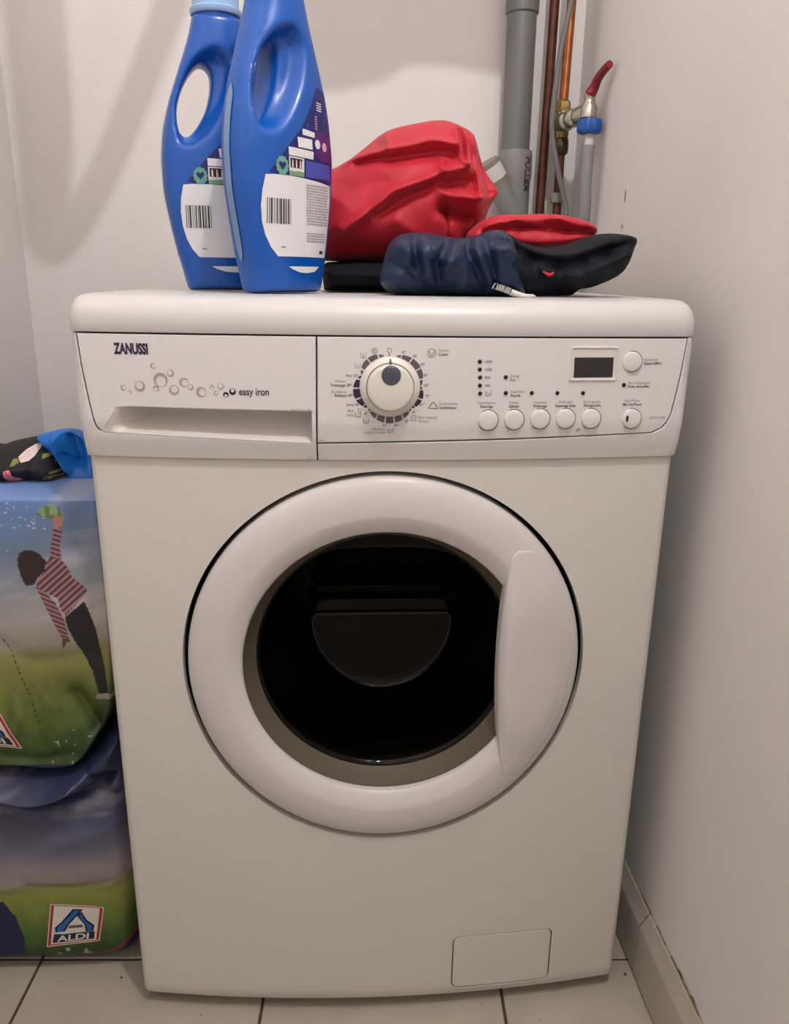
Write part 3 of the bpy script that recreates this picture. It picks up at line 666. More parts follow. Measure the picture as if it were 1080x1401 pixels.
rd = tag(empty('red_garment', (0.03, .2, .895)), 'crumpled bright red garment heaped on the black cloth', 'clothing')
REDO = [(-.0850, .9900), (-.0593, .9947), (-.0371, 1.0063), (-.019, 1.0196), (.005, 1.0365), (.0349, 1.0445), (.0679, 1.0494), (.0913, 1.043), (.1058, 1.0341), (.1138, 1.0139), (.1218, .9953), (.1373, .9757), (.1356, .968), (.1279, .9553), (.1223, .9397), (.1081, .9297), (.1000, .9100), (.0850, .8975), (.0546, .8945), (.0126, .8940), (-.0750, .8940), (-.0880, .9050), (-.0900, .9500)]
REDS = [([(-.0500, .9990), (-.0352, 1.0015), (.0035, 1.0085), (.0286, 1.0126), (.0517, 1.0183), (.0752, 1.0144)], .0045, .013),
        ([(-.0300, .9960), (.0035, 1.0015), (.0300, 1.0050), (.0600, 1.0085), (.0740, 1.0060)], .0050, -.010),
        ([(-.0450, .9250), (-.0354, .931), (-.0039, .9537), (.0098, .9649), (.0332, .9727), (.0682, .986), (.0917, .99)], .0065, .015),
        ([(-.0100, .9420), (.0021, .9461), (.0275, .9622), (.0587, .9728), (.0918, .9824)], .0060, -.012),
        ([(.0790, 1.0360), (.0799, 1.0167), (.0845, 1.0010), (.0916, .9937)], .0028, .012), ([(.0842, 1.0330), (.0862, 1.0150), (.0885, 1.0000)], .0022, -.013), ([(.0881, 1.0347), (.0926, 1.0169), (.0925, .9955)], .0030, .012),
        ([(.0960, 1.0290), (.0985, 1.0000), (.0990, .9700)], .0035, -.008), ([(.1000, 1.0289), (.1051, .9993), (.1068, .9593)], .0040, .012), ([(.1100, 1.0050), (.1160, .9850), (.1220, .9700)], .0060, -.016),
        ([(.0640, .9490), (.0775, .944), (.1035, .9425)], .0040, -.020), ([(.0700, .9520), (.0720, .9380), (.0735, .9200)], .0020, -.012), ([(.0014, 1.0300), (.0044, 1.0151), (.0035, 1.008)], .0035, .008),
        ([(-.0060, 1.0200), (-.0030, 1.0120)], .0050, -.006), ([(.1040, .9593), (.1285, .9662), (.1360, .9690)], .0035, .012), ([(.059, .9700), (.0729, .9624), (.1048, .9611)], .0055, .008), ([(.0600, .9800), (.0750, .9750), (.0980, .9780)], .0050, -.006),
        ([(.0094, .9974), (.0482, 1.0018), (.0678, .9986)], .0060, -.006), ([(.0640, .9990), (.0610, .9920), (.0660, .9860)], .0025, .006), ([(.1040, .9440), (.1080, .9380), (.1040, .9300)], .0050, .014), ([(-.0800, .9600), (-.0300, .9700), (-.0001, .9757)], .0120, -.005), ([(.0150, .9350), (.0400, .9200), (.0650, .9150)], .0100, .006), ([(-.0500, .9120), (-.0100, .9080), (.0300, .9040)], .0060, -.004)]
REDO = [tuple(q) for q in spline(REDO, 3)]
under(rd, inflate('garment_body', REDO, .0020, .215, cloth_front(.075, .06, REDS, 20, 11, .0004, .006), cloth_back(.07, .06), M['red'], rd, rings=(.0008, .0020), angle=180, relax=1))
FLO = [tuple(q) for q in spline([(.0960, .9258), (.1198, .9424), (.1552, .9452), (.1907, .946), (.2239, .9402), (.2381, .9321), (.2360, .9220), (.2164, .913), (.1863, .9080), (.1564, .9080), (.1268, .910), (.100, .912)], 4)]
under(rd, inflate('sleeve', FLO, .0026, .15, cloth_front(.030, .010, [([(.11, .932), (.16, .9405), (.20, .940), (.235, .930)], .004, .004), ([(.11, .924), (.15, .930), (.19, .9285), (.23, .925)], .003, -.009), ([(.14, .942), (.15, .935), (.17, .932)], .003, .004), ([(.18, .943), (.20, .936), (.215, .931)], .003, .004)], 30, 21, .0006), cloth_back(.05, .02), M['red'], rd, rings=(.0008, .002), angle=75))
nv = tag(empty('navy_jacket', (.13, .07, ZT)), 'rolled navy blue nylon jacket with white zip end lying on the lid', 'jacket')
NAVL = [tuple(q) for q in spline([(-.0063, .8794), (-.0023, .8951), (.0017, .9067), (.0137, .9184), (.0407, .9208), (.0653, .9166), (.0871, .9175), (.1059, .9236), (.1200, .9232), (.1300, .9130), (.1330, .8990), (.1380, .8800), (.1450, .8640), (.1440, ZT+.0002), (.1345, ZT), (.0618, ZT), (.0110, ZT), (-.0048, .8680)], 4)]
NAVS = [([(.0283, .9177), (.026, .9026), (.0317, .8824)], .0035, -.009), ([(.0350, .9177), (.0340, .9026), (.0400, .8824)], .0050, .006), ([(.0629, .9144), (.0553, .903), (.0477, .8877), (.0507, .875)], .0040, -.011), ([(.0700, .9144), (.0640, .903), (.0570, .8877)], .0045, .008), ([(.0842, .916), (.0793, .9034), (.0853, .8882), (.0997, .8678)], .0035, -.010), ([(.0885, .916), (.0860, .9034), (.0920, .8882), (.1040, .8678)], .0035, .007), ([(.0952, .9161), (.1014, .891), (.1078, .8705)], .0030, -.009),
        ([(.1035, .9037), (.1169, .9039), (.1254, .8964)], .0045, .010), ([(.1050, .9100), (.1170, .9100), (.1240, .9060)], .0035, -.008), ([(.1108, .9189), (.1166, .9139), (.128, .899)], .0040, .006), ([(.0022, .8897), (.021, .8823), (.0374, .8696), (.06, .862)], .0035, -.007), ([(.0418, .9079), (.0502, .8954), (.061, .8904)], .0045, .008), ([(.01, .906), (.02, .900), (.018, .888)], .005, .006), ([(.066, .895), (.075, .880), (.072, .868)], .004, .006), ([(.1120, .8950), (.1220, .8850), (.1330, .8700)], .006, .005)]
jk = under(nv, inflate('jacket_body', NAVL, .0022, .068, cloth_front(.050, .028, [(a, w*.9, h*1.35) for a, w, h in NAVS], 45, 31, .0035), cloth_back(.05, .03), M['navy'], nv, rings=(.0008, .002), angle=180, relax=2))
NAVR = [tuple(q) for q in spline([(.1000, .9150), (.1130, .9215), (.1251, .9232), (.1421, .9139), (.1702, .9079), (.1921, .9121), (.2082, .9188), (.23, .9235), (.2524, .9225), (.2634, .9183), (.261, .9065), (.2507, .8827), (.2237, .869), (.207, .8656), (.1993, .8595), (.1900, ZT+.0002), (.1739, ZT), (.120, ZT), (.1050, .870)], 4)]
NRS = [([(.150, .895), (.156, .870)], .003, -.005), ([(.175, .893), (.182, .866)], .003, -.005), ([(.200, .900), (.208, .874)], .003, -.005), ([(.225, .910), (.234, .882)], .003, -.005), ([(.205, .917), (.212, .905)], .003, -.004), ([(.235, .922), (.240, .910)], .003, -.004), ([(.1272, .9156), (.1495, .9046), (.1824, .9009), (.2196, .9119), (.2520, .9199)], .0050, .012), ([(.1330, .9060), (.1550, .8960), (.1824, .8909), (.2196, .9019), (.2500, .9120)], .0055, -.014), ([(.1947, .8793), (.2212, .89), (.2471, .9037)], .0060, .008), ([(.1446, .8916), (.1678, .8712), (.1908, .8604)], .0080, -.010), ([(.160, .884), (.185, .876), (.21, .872)], .005, .005)]
ln = under(nv, inflate('jacket_lining', NAVR, .0026, .085, cloth_front(.045, .030, NRS, 40, 41, .0012), cloth_back(.05, .03), M['lining'], nv, rings=(.0008, .002), angle=180, relax=2))  # right part of the jacket, in a darker navy
# white zip end with teeth, and a red tag
zp = [(.1061, .8694), (.1180, .8660), (.1300, .8612), (.1390, .8596)]
zl = spline(zp, 8, False); nt_ = 12; sj = surf(jk)
for k in range(nt_):
    q = zl[int(k*(len(zl)-9)/nt_)]; d = np.array((.943, -.333)); nn = np.array((.333, .943)); s = .0010; h = .0030
    pts = [q-d*s-nn*h, q+d*s-nn*h*.9+d*.0006, q+d*s+nn*h+d*.0008, q-d*s+nn*h+d*.0008]
    yv = float(min(sj(np.array([q[0]]), np.array([q[1]]))[0], .030))-.0022
    vv = [(a, yv, b) for a, b in pts]+[(a, yv+.012, b) for a, b in pts]
    under(nv, obj('zip_tooth', vv, [(0, 1, 2, 3), (7, 6, 5, 4)]+[((i+1) % 4, i, 4+i, 4+(i+1) % 4) for i in range(4)], M['white'], nv, smooth=False))
under(nv, tube('zip_tape', [(.122, .0185, .8643), (.130, .017, .8612), (.137, .0155, .8600), (.1425, .0165, .8602), (.147, .021, .8594)], [.0024, .0027, .0022, .0019, .0008], M['white'], nv, n=10))
under(nv, tube('red_tag', [(.1560, .0345, .8838), (.1600, .033, .8812), (.1632, .032, .8806), (.1668, .034, .8828)], [.0008, .0015, .0017, .0008], M['red'], nv, n=8))

# ------------------------------------------------------------------ pipes
wp = tag(empty('waste_pipe', (.234, .612, 0)), 'grey plastic waste pipe with slanting side branch against the back wall', 'pipe')
pr = .0232
def pp(o, t): o.location = -Vector(t.location); return o
pp(lathe('pipe', [(pr, .92), (pr, 1.36)], M['pvc'], wp, n=40, loc=(.234, .612, 0)), wp)
pp(lathe('upper_socket', [(pr, 1.272), (pr+.0026, 1.274), (pr+.003, 1.28), (pr+.003, 1.37)], M['pvc'], wp, n=40, loc=(.234, .612, 0)), wp)
so = pp(lathe('branch_socket', [(pr+.0028, .93), (pr+.0030, 1.030), (pr+.0042, 1.034), (pr+.0046, 1.038), (pr+.0046, 1.068), (pr+.0036, 1.076), (pr, 1.077)], M['pvcl'], wp, n=40, loc=(.235, .612, 0)), wp)
br = pp(tube('branch', [(.247, .608, .958), (.228, .600, .988), (.205, .592, 1.022), (.193, .588, 1.040)], .0185, M['pvcl'], wp, n=32, sub=2), wp)
pp(tube('branch_collar', [(.1995, .5902, 1.0305), (.187, .5858, 1.0485)], .0205, M['white'], wp, n=32, sub=1), wp)
pp(tube('branch_gasket', [(.2030, .5914, 1.0252), (.1995, .5902, 1.0305)], .0198, M['rubber'], wp, n=32, sub=1), wp)
pp(tube('branch_gasket', [(.187, .5858, 1.0485), (.183, .5844, 1.0545)], .0200, M['rubber'], wp, n=32, sub=1), wp)
# stamped lettering running down the socket
V_, F_ = text2d('PULLEX', .0155, 'L', .0003)
ang = V_[:, 1]/.028; a_ = -math.pi/2+.45+ang
R1 = pr+.0050
o = obj('lettering', np.stack([.235+R1*np.cos(a_), .612+R1*np.sin(a_), 1.066-V_[:, 0]], 1), F_, M['inkprint'], wp, smooth=False); pp(o, wp)
c1 = tag(tube('copper_pipe', [(.2795, .607, .86), (.2795, .605, 1.0), (.2815, .604, 1.15), (.2835, .604, 1.36)], .0075, M['coppo'], n=20), 'dark tarnished copper pipe standing next to the grey waste pipe', 'pipe')
cb = tag(tube('grey_cable', [(.318, .548, .88), (.309, .5455, .977), (.294, .548, 1.033), (.281, .552, 1.086), (.2785, .553, 1.127), (.2865, .556, 1.217), (.2965, .556, 1.275), (.304, .556, 1.36)], .0042, M['cable'], n=14), 'thin grey cable hanging between the two copper pipes', 'cable')
tp = tag(empty('water_tap', (.299, .575, 1.10)), 'brass water tap on copper pipe with dark red lever', 'tap')
q = [pp(tube('supply_pipe', [(.3035, .575, 1.36), (.3000, .575, 1.142)], .0070, M['copper'], tp, n=20, sub=1), tp),
     pp(tube('supply_pipe', [(.3005, .575, 1.096), (.3015, .575, .86)], .0070, M['coppo'], tp, n=20, sub=1), tp),
     pp(lathe('compression_nut', [(.0090, 1.128), (.0118, 1.130), (.0118, 1.142), (.0098, 1.146), (.0075, 1.147)], M['brass'], tp, n=6, loc=(.3, .575, 0)), tp),
     pp(lathe('compression_nut', [(.0080, 1.066), (.0120, 1.070), (.0128, 1.078), (.0120, 1.090), (.0090, 1.094)], M['oldbrass'], tp, n=8, loc=(.3, .575, 0)), tp),
     pp(lathe('tee_body', [(.0100, 1.090), (.0112, 1.096), (.0112, 1.124), (.0100, 1.130)], M['brass'], tp, n=24, loc=(.3, .575, 0)), tp)]
A_, B_ = np.array((.296, .570, 1.112)), np.array((.3205, .500, 1.117))
seg = lambda t: tuple(A_+(B_-A_)*t)
pp(tube('valve_body', [seg(0), seg(.18), seg(.24), seg(.32), seg(.40), seg(.5), seg(.58), seg(.66), seg(.85), seg(1.05)], [.0125, .0145, .0150, .0120, .0140, .0140, .0112, .0130, .0128, .0110], M['chrome'], tp, n=24, sub=3), tp)
pp(lathe('valve_stem', [(.0125, 1.108), (.0125, 1.122), (.0090, 1.128), (.0075, 1.134), (.0088, 1.137), (.0088, 1.141)], M['chrome'], tp, n=24, loc=(.3205, .5, 0)), tp)
pp(tube('lever', [(.3150, .500, 1.139), (.3205, .498, 1.1415), (.3245, .494, 1.1490), (.3265, .486, 1.1580), (.3300, .470, 1.1660), (.3330, .455, 1.1700)], [.0055, .0090, .0070, .0064, .0058, .0056], M['redhandle'], tp, n=16), tp)
hs = tag(empty('inlet_hose', (.3235, .5, .86)), 'grey water inlet hose with blue screw nut hanging from the tap', 'hose')
nut = []; n = 72; prf = [(.0098, 1.0855), (.0160, 1.0868), (.0175, 1.0900), (.0175, 1.1010), (.0166, 1.1050), (.0120, 1.1070)]
v = []
for r, h in prf:
    for i in range(n):
        a = 2*math.pi*i/n; k = r*(1+(.055 if (i//4) % 2 == 0 and r > .0163 else 0)); v.append((k*math.cos(a)-.001, .498+k*math.sin(a)-.5, h-.86))
f = [(j*n+i, j*n+(i+1) % n, (j+1)*n+(i+1) % n, (j+1)*n+i) for j in range(len(prf)-1) for i in range(n)]+[tuple(range(n))[::-1], tuple(range((len(prf)-1)*n, len(prf)*n))]
obj('screw_nut', v, f, M['bluenut'], hs, smooth='fix', angle=30)
pp(lathe('ferrule', [(.0070, 1.066), (.0074, 1.070), (.0070, 1.080), (.0066, 1.090)], M['white'], hs, n=24, loc=(.3235, .498, 0)), hs)
pp(tube('hose_tube', [(.3235, .498, 1.070), (.3225, .497, 1.03), (.3255, .500, .97), (.3270, .52, .90), (.325, .56, .82), (.32, .59, .70)], .0094, M['hose'], hs, n=20), hs)
pp(lathe('pipe_clip', [(.011, .995), (.012, .997), (.012, 1.008), (.011, 1.010)], M['pvcl'], tp, n=20, loc=(.3010, .575, 0)), tp)

# ------------------------------------------------------------------ shopping bags on the left
def lerp_col(s, keys):
    ks = [k for k, _ in keys]; cs = np.array([lin(c) for _, c in keys]); return np.stack([np.interp(s, ks, cs[:, i]) for i in range(3)], 1)
def blend(C, m, col, a=1.0): m = (np.asarray(m, float)*a)[:, None]; return C*(1-m)+np.array(lin(col))*m
HEAD = [(-.4031, .5732), (-.3995, .5822), (-.3930, .5858), (-.3864, .5861), (-.3784, .583), (-.3711, .5738), (-.3741, .5619), (-.3817, .5546), (-.3879, .5453), (-.3966, .5435), (-.4014, .5529), (-.4036, .5658)]
ARM = [(-.3565, .6224), (-.3491, .6224), (-.3507, .6036), (-.3545, .5874), (-.3533, .5746), (-.3655, .5784), (-.3633, .5911), (-.3592, .6055)]
HAND2 = [(-.3561, .6259), (-.347, .6259), (-.3492, .6120), (-.3580, .6120)]
TORSO = [(-.3655, .5784), (-.354, .5765), (-.3484, .5654), (-.3445, .5542), (-.3304, .5411), (-.3319, .5345), (-.356, .5091), (-.3612, .5168), (-.3624, .5301), (-.3681, .532), (-.3754, .5359), (-.3849, .5416), (-.3851, .5472), (-.3741, .5619), (-.3714, .5711)]
LARM = [(-.3861, .5435), (-.3754, .5359), (-.3664, .5245), (-.3581, .5053), (-.3562, .4821), (-.3643, .4803), (-.3708, .4997), (-.38, .5246)]
HANDP = [(-.3643, .4803), (-.3563, .4811), (-.3553, .4743), (-.3595, .4763), (-.3651, .4646), (-.3661, .4666)]
PANTS = [(-.3571, .5072), (-.3345, .526), (-.3311, .5165), (-.3249, .4914), (-.319, .4421), (-.3182, .4117), (-.329, .4099), (-.3333, .4403), (-.3492, .4742), (-.3559, .4937)]
SHOE = [(-.3328, .4079), (-.3182, .4117), (-.3100, .4025), (-.3352, .4018)]
LEAF = [(-.3757, .6287), (-.3639, .6374), (-.3554, .64), (-.348, .6321), (-.3452, .6197), (-.3538, .6242), (-.3592, .6206), (-.3653, .6251), (-.3719, .6251)]
def print_upper(x, z, front):
    P = np.stack([x, z], 1); s = z-.20*(x+.40)
    s2 = s+(fbm(x, z, 9, 5)-.5)*.035
    C = lerp_col(s2, [(.29, (40, 56, 22)), (.34, (62, 84, 34)), (.39, (96, 108, 48)), (.43, (128, 130, 66)), (.455, (138, 136, 84)), (.468, (160, 154, 142)), (.50, (172, 166, 160)), (.54, (150, 152, 158)), (.57, (132, 142, 160)), (.60, (112, 132, 162)), (.64, (112, 142, 196)), (.67, (120, 150, 214))])
    cl = smooth01((fbm(x*.6+z*.3, z*2.2-x*.5, 18, 17)-.48)*5)*smooth01((s-.46)/.04); C = blend(C, cl, (206, 200, 198), .40)
    g = (fbm(x*1.0, z*.5, 120, 23)-.5)*smooth01((.44-s)/.05); C = C*(1+1.3*g[:, None]*.8)
    sp_ = (vnoise(x, z, 420, 31) > .90) & (np.hypot((x+.41)/.05, (z-.625)/.04) < 1.0) & (vnoise(x, z, 60, 33) > .45); C = blend(C, sp_, (226, 232, 240), .85)
    C = blend(C, np.exp(-((np.hypot(x+.431, z-.617))/.009)**2)*(vnoise(x, z, 300, 8) > .4), (236, 170, 90), .9)
    d = dist(P, LEAF); C = blend(C, inside(P, LEAF), (96, 124, 78)); C = blend(C, inside(P, LEAF) & (fbm(x, z, 160, 3) > .52), (150, 170, 130), .8)
    C = blend(C, inside(P, SHOE), (190, 180, 168)); C = blend(C, inside(P, PANTS), (30, 24, 26))
    stripe = smooth01(.5+np.sin((z*.75+x*-.66)*2*math.pi/.0056)); st2 = smooth01(.5+np.sin((z*.93+x*.36)*2*math.pi/.0052))
    for pl, st in ((ARM, st2), (TORSO, stripe), (LARM, st2)):
        m = inside(P, pl); C = blend(C, m, (176, 124, 130)); C = blend(C, m*st, (70, 48, 62))
    C = blend(C, inside(P, HAND2), (186, 130, 112)); C = blend(C, inside(P, HANDP), (104, 62, 50)); C = blend(C, inside(P, HEAD), (50, 34, 32))
    line = dist(P, [(-.4332, .4822), (-.4252, .4635), (-.4195, .4397), (-.4147, .4216), (-.4098, .4032), (-.404, .372)], False) < .0009
    C = blend(C, line & (np.sin(z*900) > -.3), (44, 50, 24), .8)
    fl = (vnoise(x, z, 210, 44) > .93) & (s < .355) & (x > -.42); C = blend(C, fl, (190, 196, 170), .7)
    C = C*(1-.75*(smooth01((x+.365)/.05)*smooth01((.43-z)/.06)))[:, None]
    C = blend(C, z < .3115+.02*smooth01((x+.36)/.05), (16, 20, 50))
    C = blend(C, ~front, (22, 34, 90)); return C
def print_lower(x, z, front):
    s = z-.05*(x+.40)-.55*np.maximum(x+.345, 0)+(fbm(x, z, 9, 65)-.5)*.014
    C = lerp_col(s, [(.0, (16, 22, 12)), (.03, (40, 60, 26)), (.06, (66, 94, 38)), (.09, (112, 128, 52)), (.118, (134, 138, 66)), (.128, (120, 122, 72)), (.136, (158, 148, 140)), (.16, (150, 140, 144)), (.19, (108, 109, 128)), (.225, (78, 82, 110)), (.26, (58, 63, 92)), (.30, (44, 50, 82)), (.36, (40, 46, 78))])
    cl = smooth01((fbm(x*.8, z*2.4-x*.4, 22, 77)-.5)*5)*smooth01((s-.14)/.03); C = blend(C, cl, (176, 166, 172), .30)
    g = (fbm(x, z*.5, 120, 83)-.5)*smooth01((.12-s)/.05); C = C*(1+.9*g[:, None])
    C = blend(C, ((vnoise(x, z, 170, 91) > .62) & (np.hypot((x+.397)/.022, (z-.029)/.010) < 1)), (176, 184, 170), .7)
    q = inside(np.stack([x, z], 1), [(-.6, .13), (-.5069, .1123), (-.4805, .109), (-.467, .088), (-.4586, .0528), (-.462, .0250), (-.48, .0), (-.6, 0)]); C = blend(C, q, (18, 26, 66))
    C = blend(C, z < .012+.020*smooth01((x+.385)/.06)+.025*smooth01((x+.345)/.03), (14, 20, 56))
    dl = dist(np.stack([x, z], 1), [(-.40, .0120), (-.3764, .0165), (-.345, .0320), (-.3215, .0520)], False); C = blend(C, dl < .0020, (150, 40, 36), .9)
    C = blend(C, ~front, (22, 34, 90)); return C
def bag_front(T, R_, S, seed):
    def fn(x, z, d): return T*dome(d/R_)**.8+strokes(np.stack([x, z], 1), S)*smooth01(d/.01)+(fbm(x, z, 8, seed)-.5)*.016*smooth01(d/.05)
    return fn
GB = 'reusable printed shopping bags beside the machine'
lowS = [([(-.47, .285), (-.42, .272), (-.37, .288), (-.33, .330)], .010, .016), ([(-.47, .262), (-.42, .252), (-.36, .268), (-.33, .290)], .006, -.018), ([(-.46, .276), (-.41, .270), (-.375, .284)], .005, .010), ([(-.345, .27), (-.325, .262), (-.31, .268)], .005, -.008), ([(-.45, .130), (-.40, .128), (-.345, .135), (-.31, .160)], .006, -.004), ([(-.36, .30), (-.335, .285)], .006, -.012), ([(-.40, .2), (-.35, .215), (-.31, .225)], .02, .006)]
LB = tag(empty('shopping_bag', (-.45, .21, 0)), 'lower printed shopping bag on the floor, full, with meadow print and logo near its base', 'bag', GB)
lowO = [tuple(q) for q in spline([(-.582, .006), (-.50, .002), (-.40, .0012), (-.345, .0035), (-.3150, .0160), (-.3030, .05), (-.3010, .15), (-.3015, .28), (-.3050, .345), (-.318, .360), (-.345, .336), (-.375, .312), (-.42, .306), (-.50, .308), (-.575, .308), (-.585, .20)], 6)]
fl_ = bag_front(.160, .030, lowS, 51)
lb = inflate('bag_body', lowO, .0017, .215, fl_, cloth_back(.15, .06), M['bagprint'], LB, rings=(.001, .003), angle=180, print_fn=print_lower); pp(lb, LB)
upS = [([(-.48, .330), (-.42, .318), (-.37, .322)], .012, -.008), ([(-.36, .62), (-.35, .5), (-.33, .42)], .03, .006), ([(-.45, .48), (-.40, .45), (-.34, .46)], .015, -.004), ([(-.36, .40), (-.34, .36)], .015, -.02)]
UB = tag(empty('shopping_bag', (-.45, .21, .30)), 'upper printed shopping bag with a child in a striped shirt, stacked on the lower bag', 'bag', GB)
upO = [tuple(q) for q in spline([(-.580, .330), (-.56, .300), (-.46, .3050), (-.405, .3000), (-.365, .3060), (-.335, .345), (-.3120, .390), (-.3040, .46), (-.3030, .56), (-.3040, .640), (-.310, .6500), (-.36, .6520), (-.45, .6510), (-.575, .650), (-.583, .60), (-.585, .45)], 6)]
fu_ = bag_front(.165, .009, upS, 61)
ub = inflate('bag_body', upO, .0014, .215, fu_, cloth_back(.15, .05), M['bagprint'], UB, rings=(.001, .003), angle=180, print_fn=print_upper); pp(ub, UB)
def quad_map(Q):
    """unit square (u right, v up) to the logo's four corners: TL, TR, BR, BL"""
    TL, TR, BR, BL = [np.array(q) for q in Q]
    return lambda u, v: tuple((BL*(1-u)+BR*u)*(1-v)+(TL*(1-u)+TR*u)*v)
def logo(Q, fy, parent, bag):
    mp = quad_map(Q); P_ = lambda pts: [mp(u, v) for u, v in pts]
    def dc(nm, pts, m, l): pp(decal(nm, P_(pts), fy, M[m], parent, sp=.006, lift=l), bag)
    dc('logo_panel', [(0, 0), (1, 0), (1, 1), (0, 1)], 'logored', .0006)
    dc('logo_edge', [(-.02, -.03), (1.02, -.03), (1.02, 1.02), (-.02, 1.02)], 'logowhite', .0004)
    dc('logo_field', [(.055, .03), (.945, .03), (.945, .985), (.055, .985)], 'logowhite', .0009)
    dc('logo_stroke', [(.13, .34), (.11, .46), (.22, .58), (.42, .93), (.62, .93), (.38, .52), (.32, .36)], 'logonavy', .0012)
    dc('logo_stroke', [(.17, .35), (.16, .46), (.26, .57), (.46, .90), (.56, .90), (.33, .52), (.27, .36)], 'logoblue', .0015)
    dc('logo_stroke', [(.60, .86), (.72, .62), (.88, .47), (.87, .30), (.72, .30), (.68, .50), (.50, .78)], 'logonavy', .0012)
    dc('logo_stroke', [(.60, .80), (.69, .60), (.83, .45), (.83, .32), (.76, .32), (.71, .52), (.55, .76)], 'logoblue', .0015)
    dc('logo_stroke', [(.36, .43), (.66, .43), (.64, .50), (.40, .50)], 'greyprint', .0012)
    dc('logo_band', [(.09, .07), (.91, .07), (.90, .29), (.11, .29)], 'logonavy', .0012)
    V_, F_ = text2d('ALDI', 1.0, 'C', .03); w_ = V_[:, 0].max()-V_[:, 0].min(); h_ = V_[:, 1].max()-V_[:, 1].min()
    U_ = .5+V_[:, 0]/w_*.62; W_ = .095+(V_[:, 1]-V_[:, 1].min())/h_*.17
    Q_ = np.array([mp(u, v) for u, v in zip(U_, W_)]); P3 = np.stack([Q_[:, 0], fy(Q_[:, 0], Q_[:, 1])-.0016, Q_[:, 1]], 1)
    pp(obj('logo_lettering', P3, F_, M['logowhite'], parent, smooth=False), bag)
logo([(-.4206, .1041), (-.3561, .0979), (-.3655, .0490), (-.4302, .0430)], surf(lb), LB, LB)
logo([(-.5060, .4080), (-.4457, .3852), (-.4290, .3369), (-.4920, .3480)], surf(ub), UB, UB)
# blue inner flap of the upper bag
FLB = [tuple(q) for q in spline([(-.3961, .6952), (-.3928, .6983), (-.3708, .7034), (-.3581, .7034), (-.3487, .6994), (-.3396, .6912), (-.3345, .6779), (-.3309, .6665), (-.3248, .6400), (-.3700, .6380), (-.3719, .6440), (-.3672, .6500), (-.3714, .6613), (-.3817, .6758), (-.3913, .6861)], 4)]
pp(inflate('bag_flap', FLB, .002, .135, cloth_front(.022, .012, [([(-.3700, .7030), (-.3715, .6900), (-.3690, .6763), (-.3620, .6600)], .0035, .012), ([(-.3560, .6990), (-.3510, .6850), (-.3490, .6700)], .009, -.020), ([(-.3647, .6773), (-.3522, .6672), (-.3468, .6631)], .002, -.006)], 20, 71, .0004), cloth_back(.03, .015), M['lining_blue'], UB, rings=(.0008, .002), angle=75), UB)
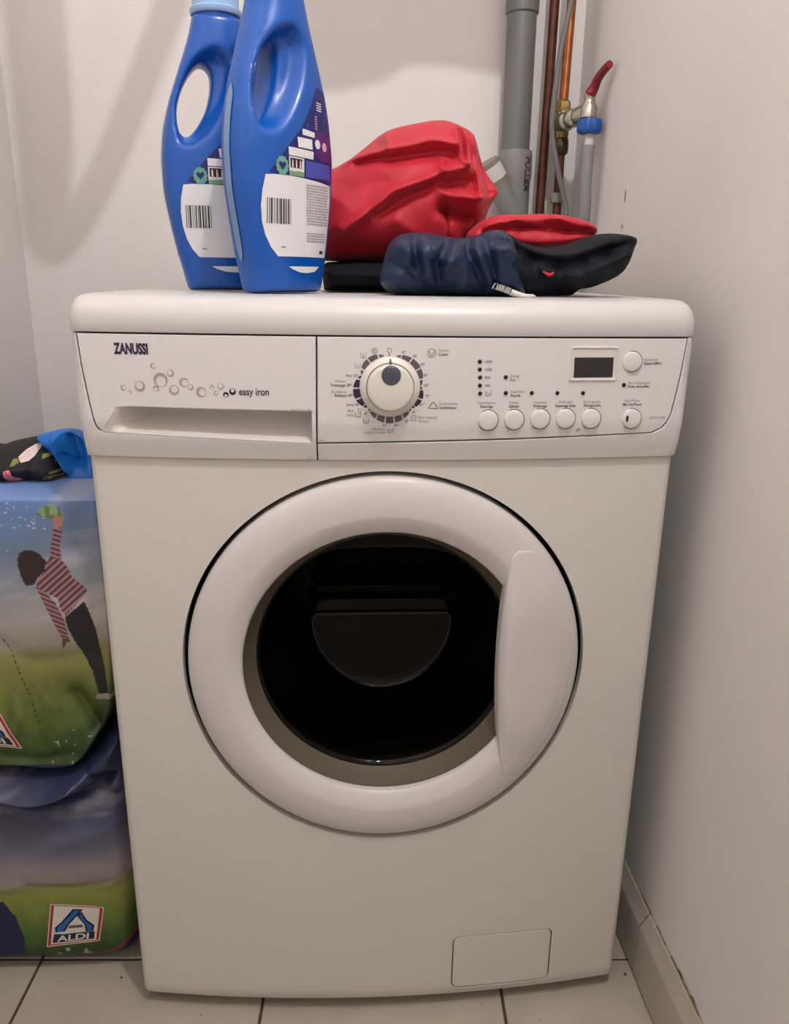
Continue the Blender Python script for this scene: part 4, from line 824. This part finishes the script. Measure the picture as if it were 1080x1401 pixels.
# flowered garment in the upper bag
FG = tag(empty('floral_garment', (-.42, .2, .64)), 'black garment with pink flowers bulging out of the upper bag', 'clothing')
FLG = [tuple(q) for q in spline([(-.56, .650), (-.52, .675), (-.4676, .6742), (-.4472, .6803), (-.4274, .6845), (-.4173, .6868), (-.4046, .6893), (-.3885, .6873), (-.3775, .6833), (-.3708, .6743), (-.3671, .6641), (-.3612, .6559), (-.3604, .6520), (-.3663, .6450), (-.375, .6400), (-.4048, .6390), (-.56, .639)], 4)]
fg = inflate('garment_body', FLG, .0025, .16, cloth_front(.075, .035, [([(-.405, .688), (-.402, .675), (-.398, .66)], .006, -.005), ([(-.39, .665), (-.375, .66), (-.363, .655)], .004, .004)], 30, 81), cloth_back(.12, .04), M['floral'], FG, rings=(.0008, .002), angle=75); pp(fg, FG)
sf = surf(fg)
for nm, m, pl in (('petal', 'petal', [(-.4109, .6773), (-.4065, .6831), (-.4003, .6868), (-.3957, .6870), (-.3924, .6846), (-.3932, .6783), (-.3984, .6734), (-.406, .6719)]), ('leaf_print', 'olive', [(-.4158, .6753), (-.4111, .6763), (-.4078, .6724), (-.4119, .6695), (-.4168, .668)]),
                  ('petal', 'salmon', [(-.4229, .6636), (-.4171, .6655), (-.4147, .6626), (-.4148, .6577), (-.4082, .6547), (-.4067, .6520), (-.4139, .6500), (-.4252, .6500)]), ('leaf_print', 'olive', [(-.3866, .6792), (-.3791, .6797), (-.3775, .6770), (-.3843, .6748)]), ('leaf_print', 'olive', [(-.3764, .6719), (-.3719, .6704), (-.3690, .6684), (-.3705, .667), (-.3749, .6685)]),
                  ('leaf_print', 'olive', [(-.386, .6527), (-.379, .6566), (-.368, .6556), (-.3650, .6536), (-.3661, .6501), (-.3707, .6497), (-.3722, .6516), (-.3795, .6522)]), ('leaf_print', 'olive', [(-.3776, .6606), (-.3693, .6611), (-.3678, .6585), (-.3769, .6581)]), ('petal', 'petal', [(-.3700, .6640), (-.3684, .6640), (-.3655, .6570), (-.3672, .6546), (-.3680, .6600)])):
    pp(decal(nm, pl, sf, M[m], fg, sp=.003, lift=.0010), fg) if False else decal(nm, pl, sf, M[m], fg, sp=.003, lift=.0010)

# ------------------------------------------------------------------ shadow casters added out of view above the machine to shade the back wall
tag(tube('washing_line', [(XL+.001, .25, 1.625), (-.2, .25, 1.612), (.1, .25, 1.612), (XR-.001, .25, 1.625)], .0025, M['white'], n=8), 'thin white washing line stretched between the side walls', 'cord')  # added to hold the two shadow casters
tw = tag(empty('hanging_towel', (.03, .25, 1.61)), 'pale towel hanging from the washing line', 'towel')  # added sheet, its lower edge follows the shadow edge on the wall
KW = (.65-.25)/(.65-LAMP[1])
def shade(x, z): return (x+(LAMP[0]-x)*KW, z+(LAMP[2]-z)*KW)     # point on the line's plane that shades (x, z) of the back wall
TO = [(shade(-.2, 1.165)[0], 1.618), shade(-.20, 1.160), shade(-.05, 1.165), shade(.015, 1.180), shade(.060, 1.207), shade(.15, 1.204), shade(.222, 1.192), (shade(.222, 1.19)[0], 1.618)]
pp(inflate('towel_cloth', TO, .008, .25, cloth_front(.006, .006, [([(-.05, 1.6), (-.05, 1.45)], .012, .005), ([(.08, 1.6), (.075, 1.47)], .012, .005)], 12, 91), cloth_back(.006, .006), M['label'], tw), tw)
sc_ = tag(empty('hanging_scarf', (-.33, .25, 1.61)), 'pale scarf looped over the washing line', 'scarf')  # added loop, its path follows the V of shade on the wall
SP = [shade(x, z) for x, z in [(-.270, 1.385), (-.318, 1.280), (-.375, 1.165), (-.440, 1.040), (-.505, .945), (-.535, .925), (-.545, .965), (-.535, 1.05), (-.530, 1.18), (-.528, 1.33)]]
pts = [(SP[0][0]+.01, .262, 1.600), (SP[0][0]+.01, .25, 1.622)]+[(x, .25, z) for x, z in SP]+[(SP[-1][0], .25, 1.622), (SP[-1][0], .262, 1.600)]
pp(tube('scarf_cloth', pts, [.012, .016, .017, .017, .017, .0175, .018, .020, .024, .027, .028, .028, .022, .012], M['label'], sc_, n=20), sc_)
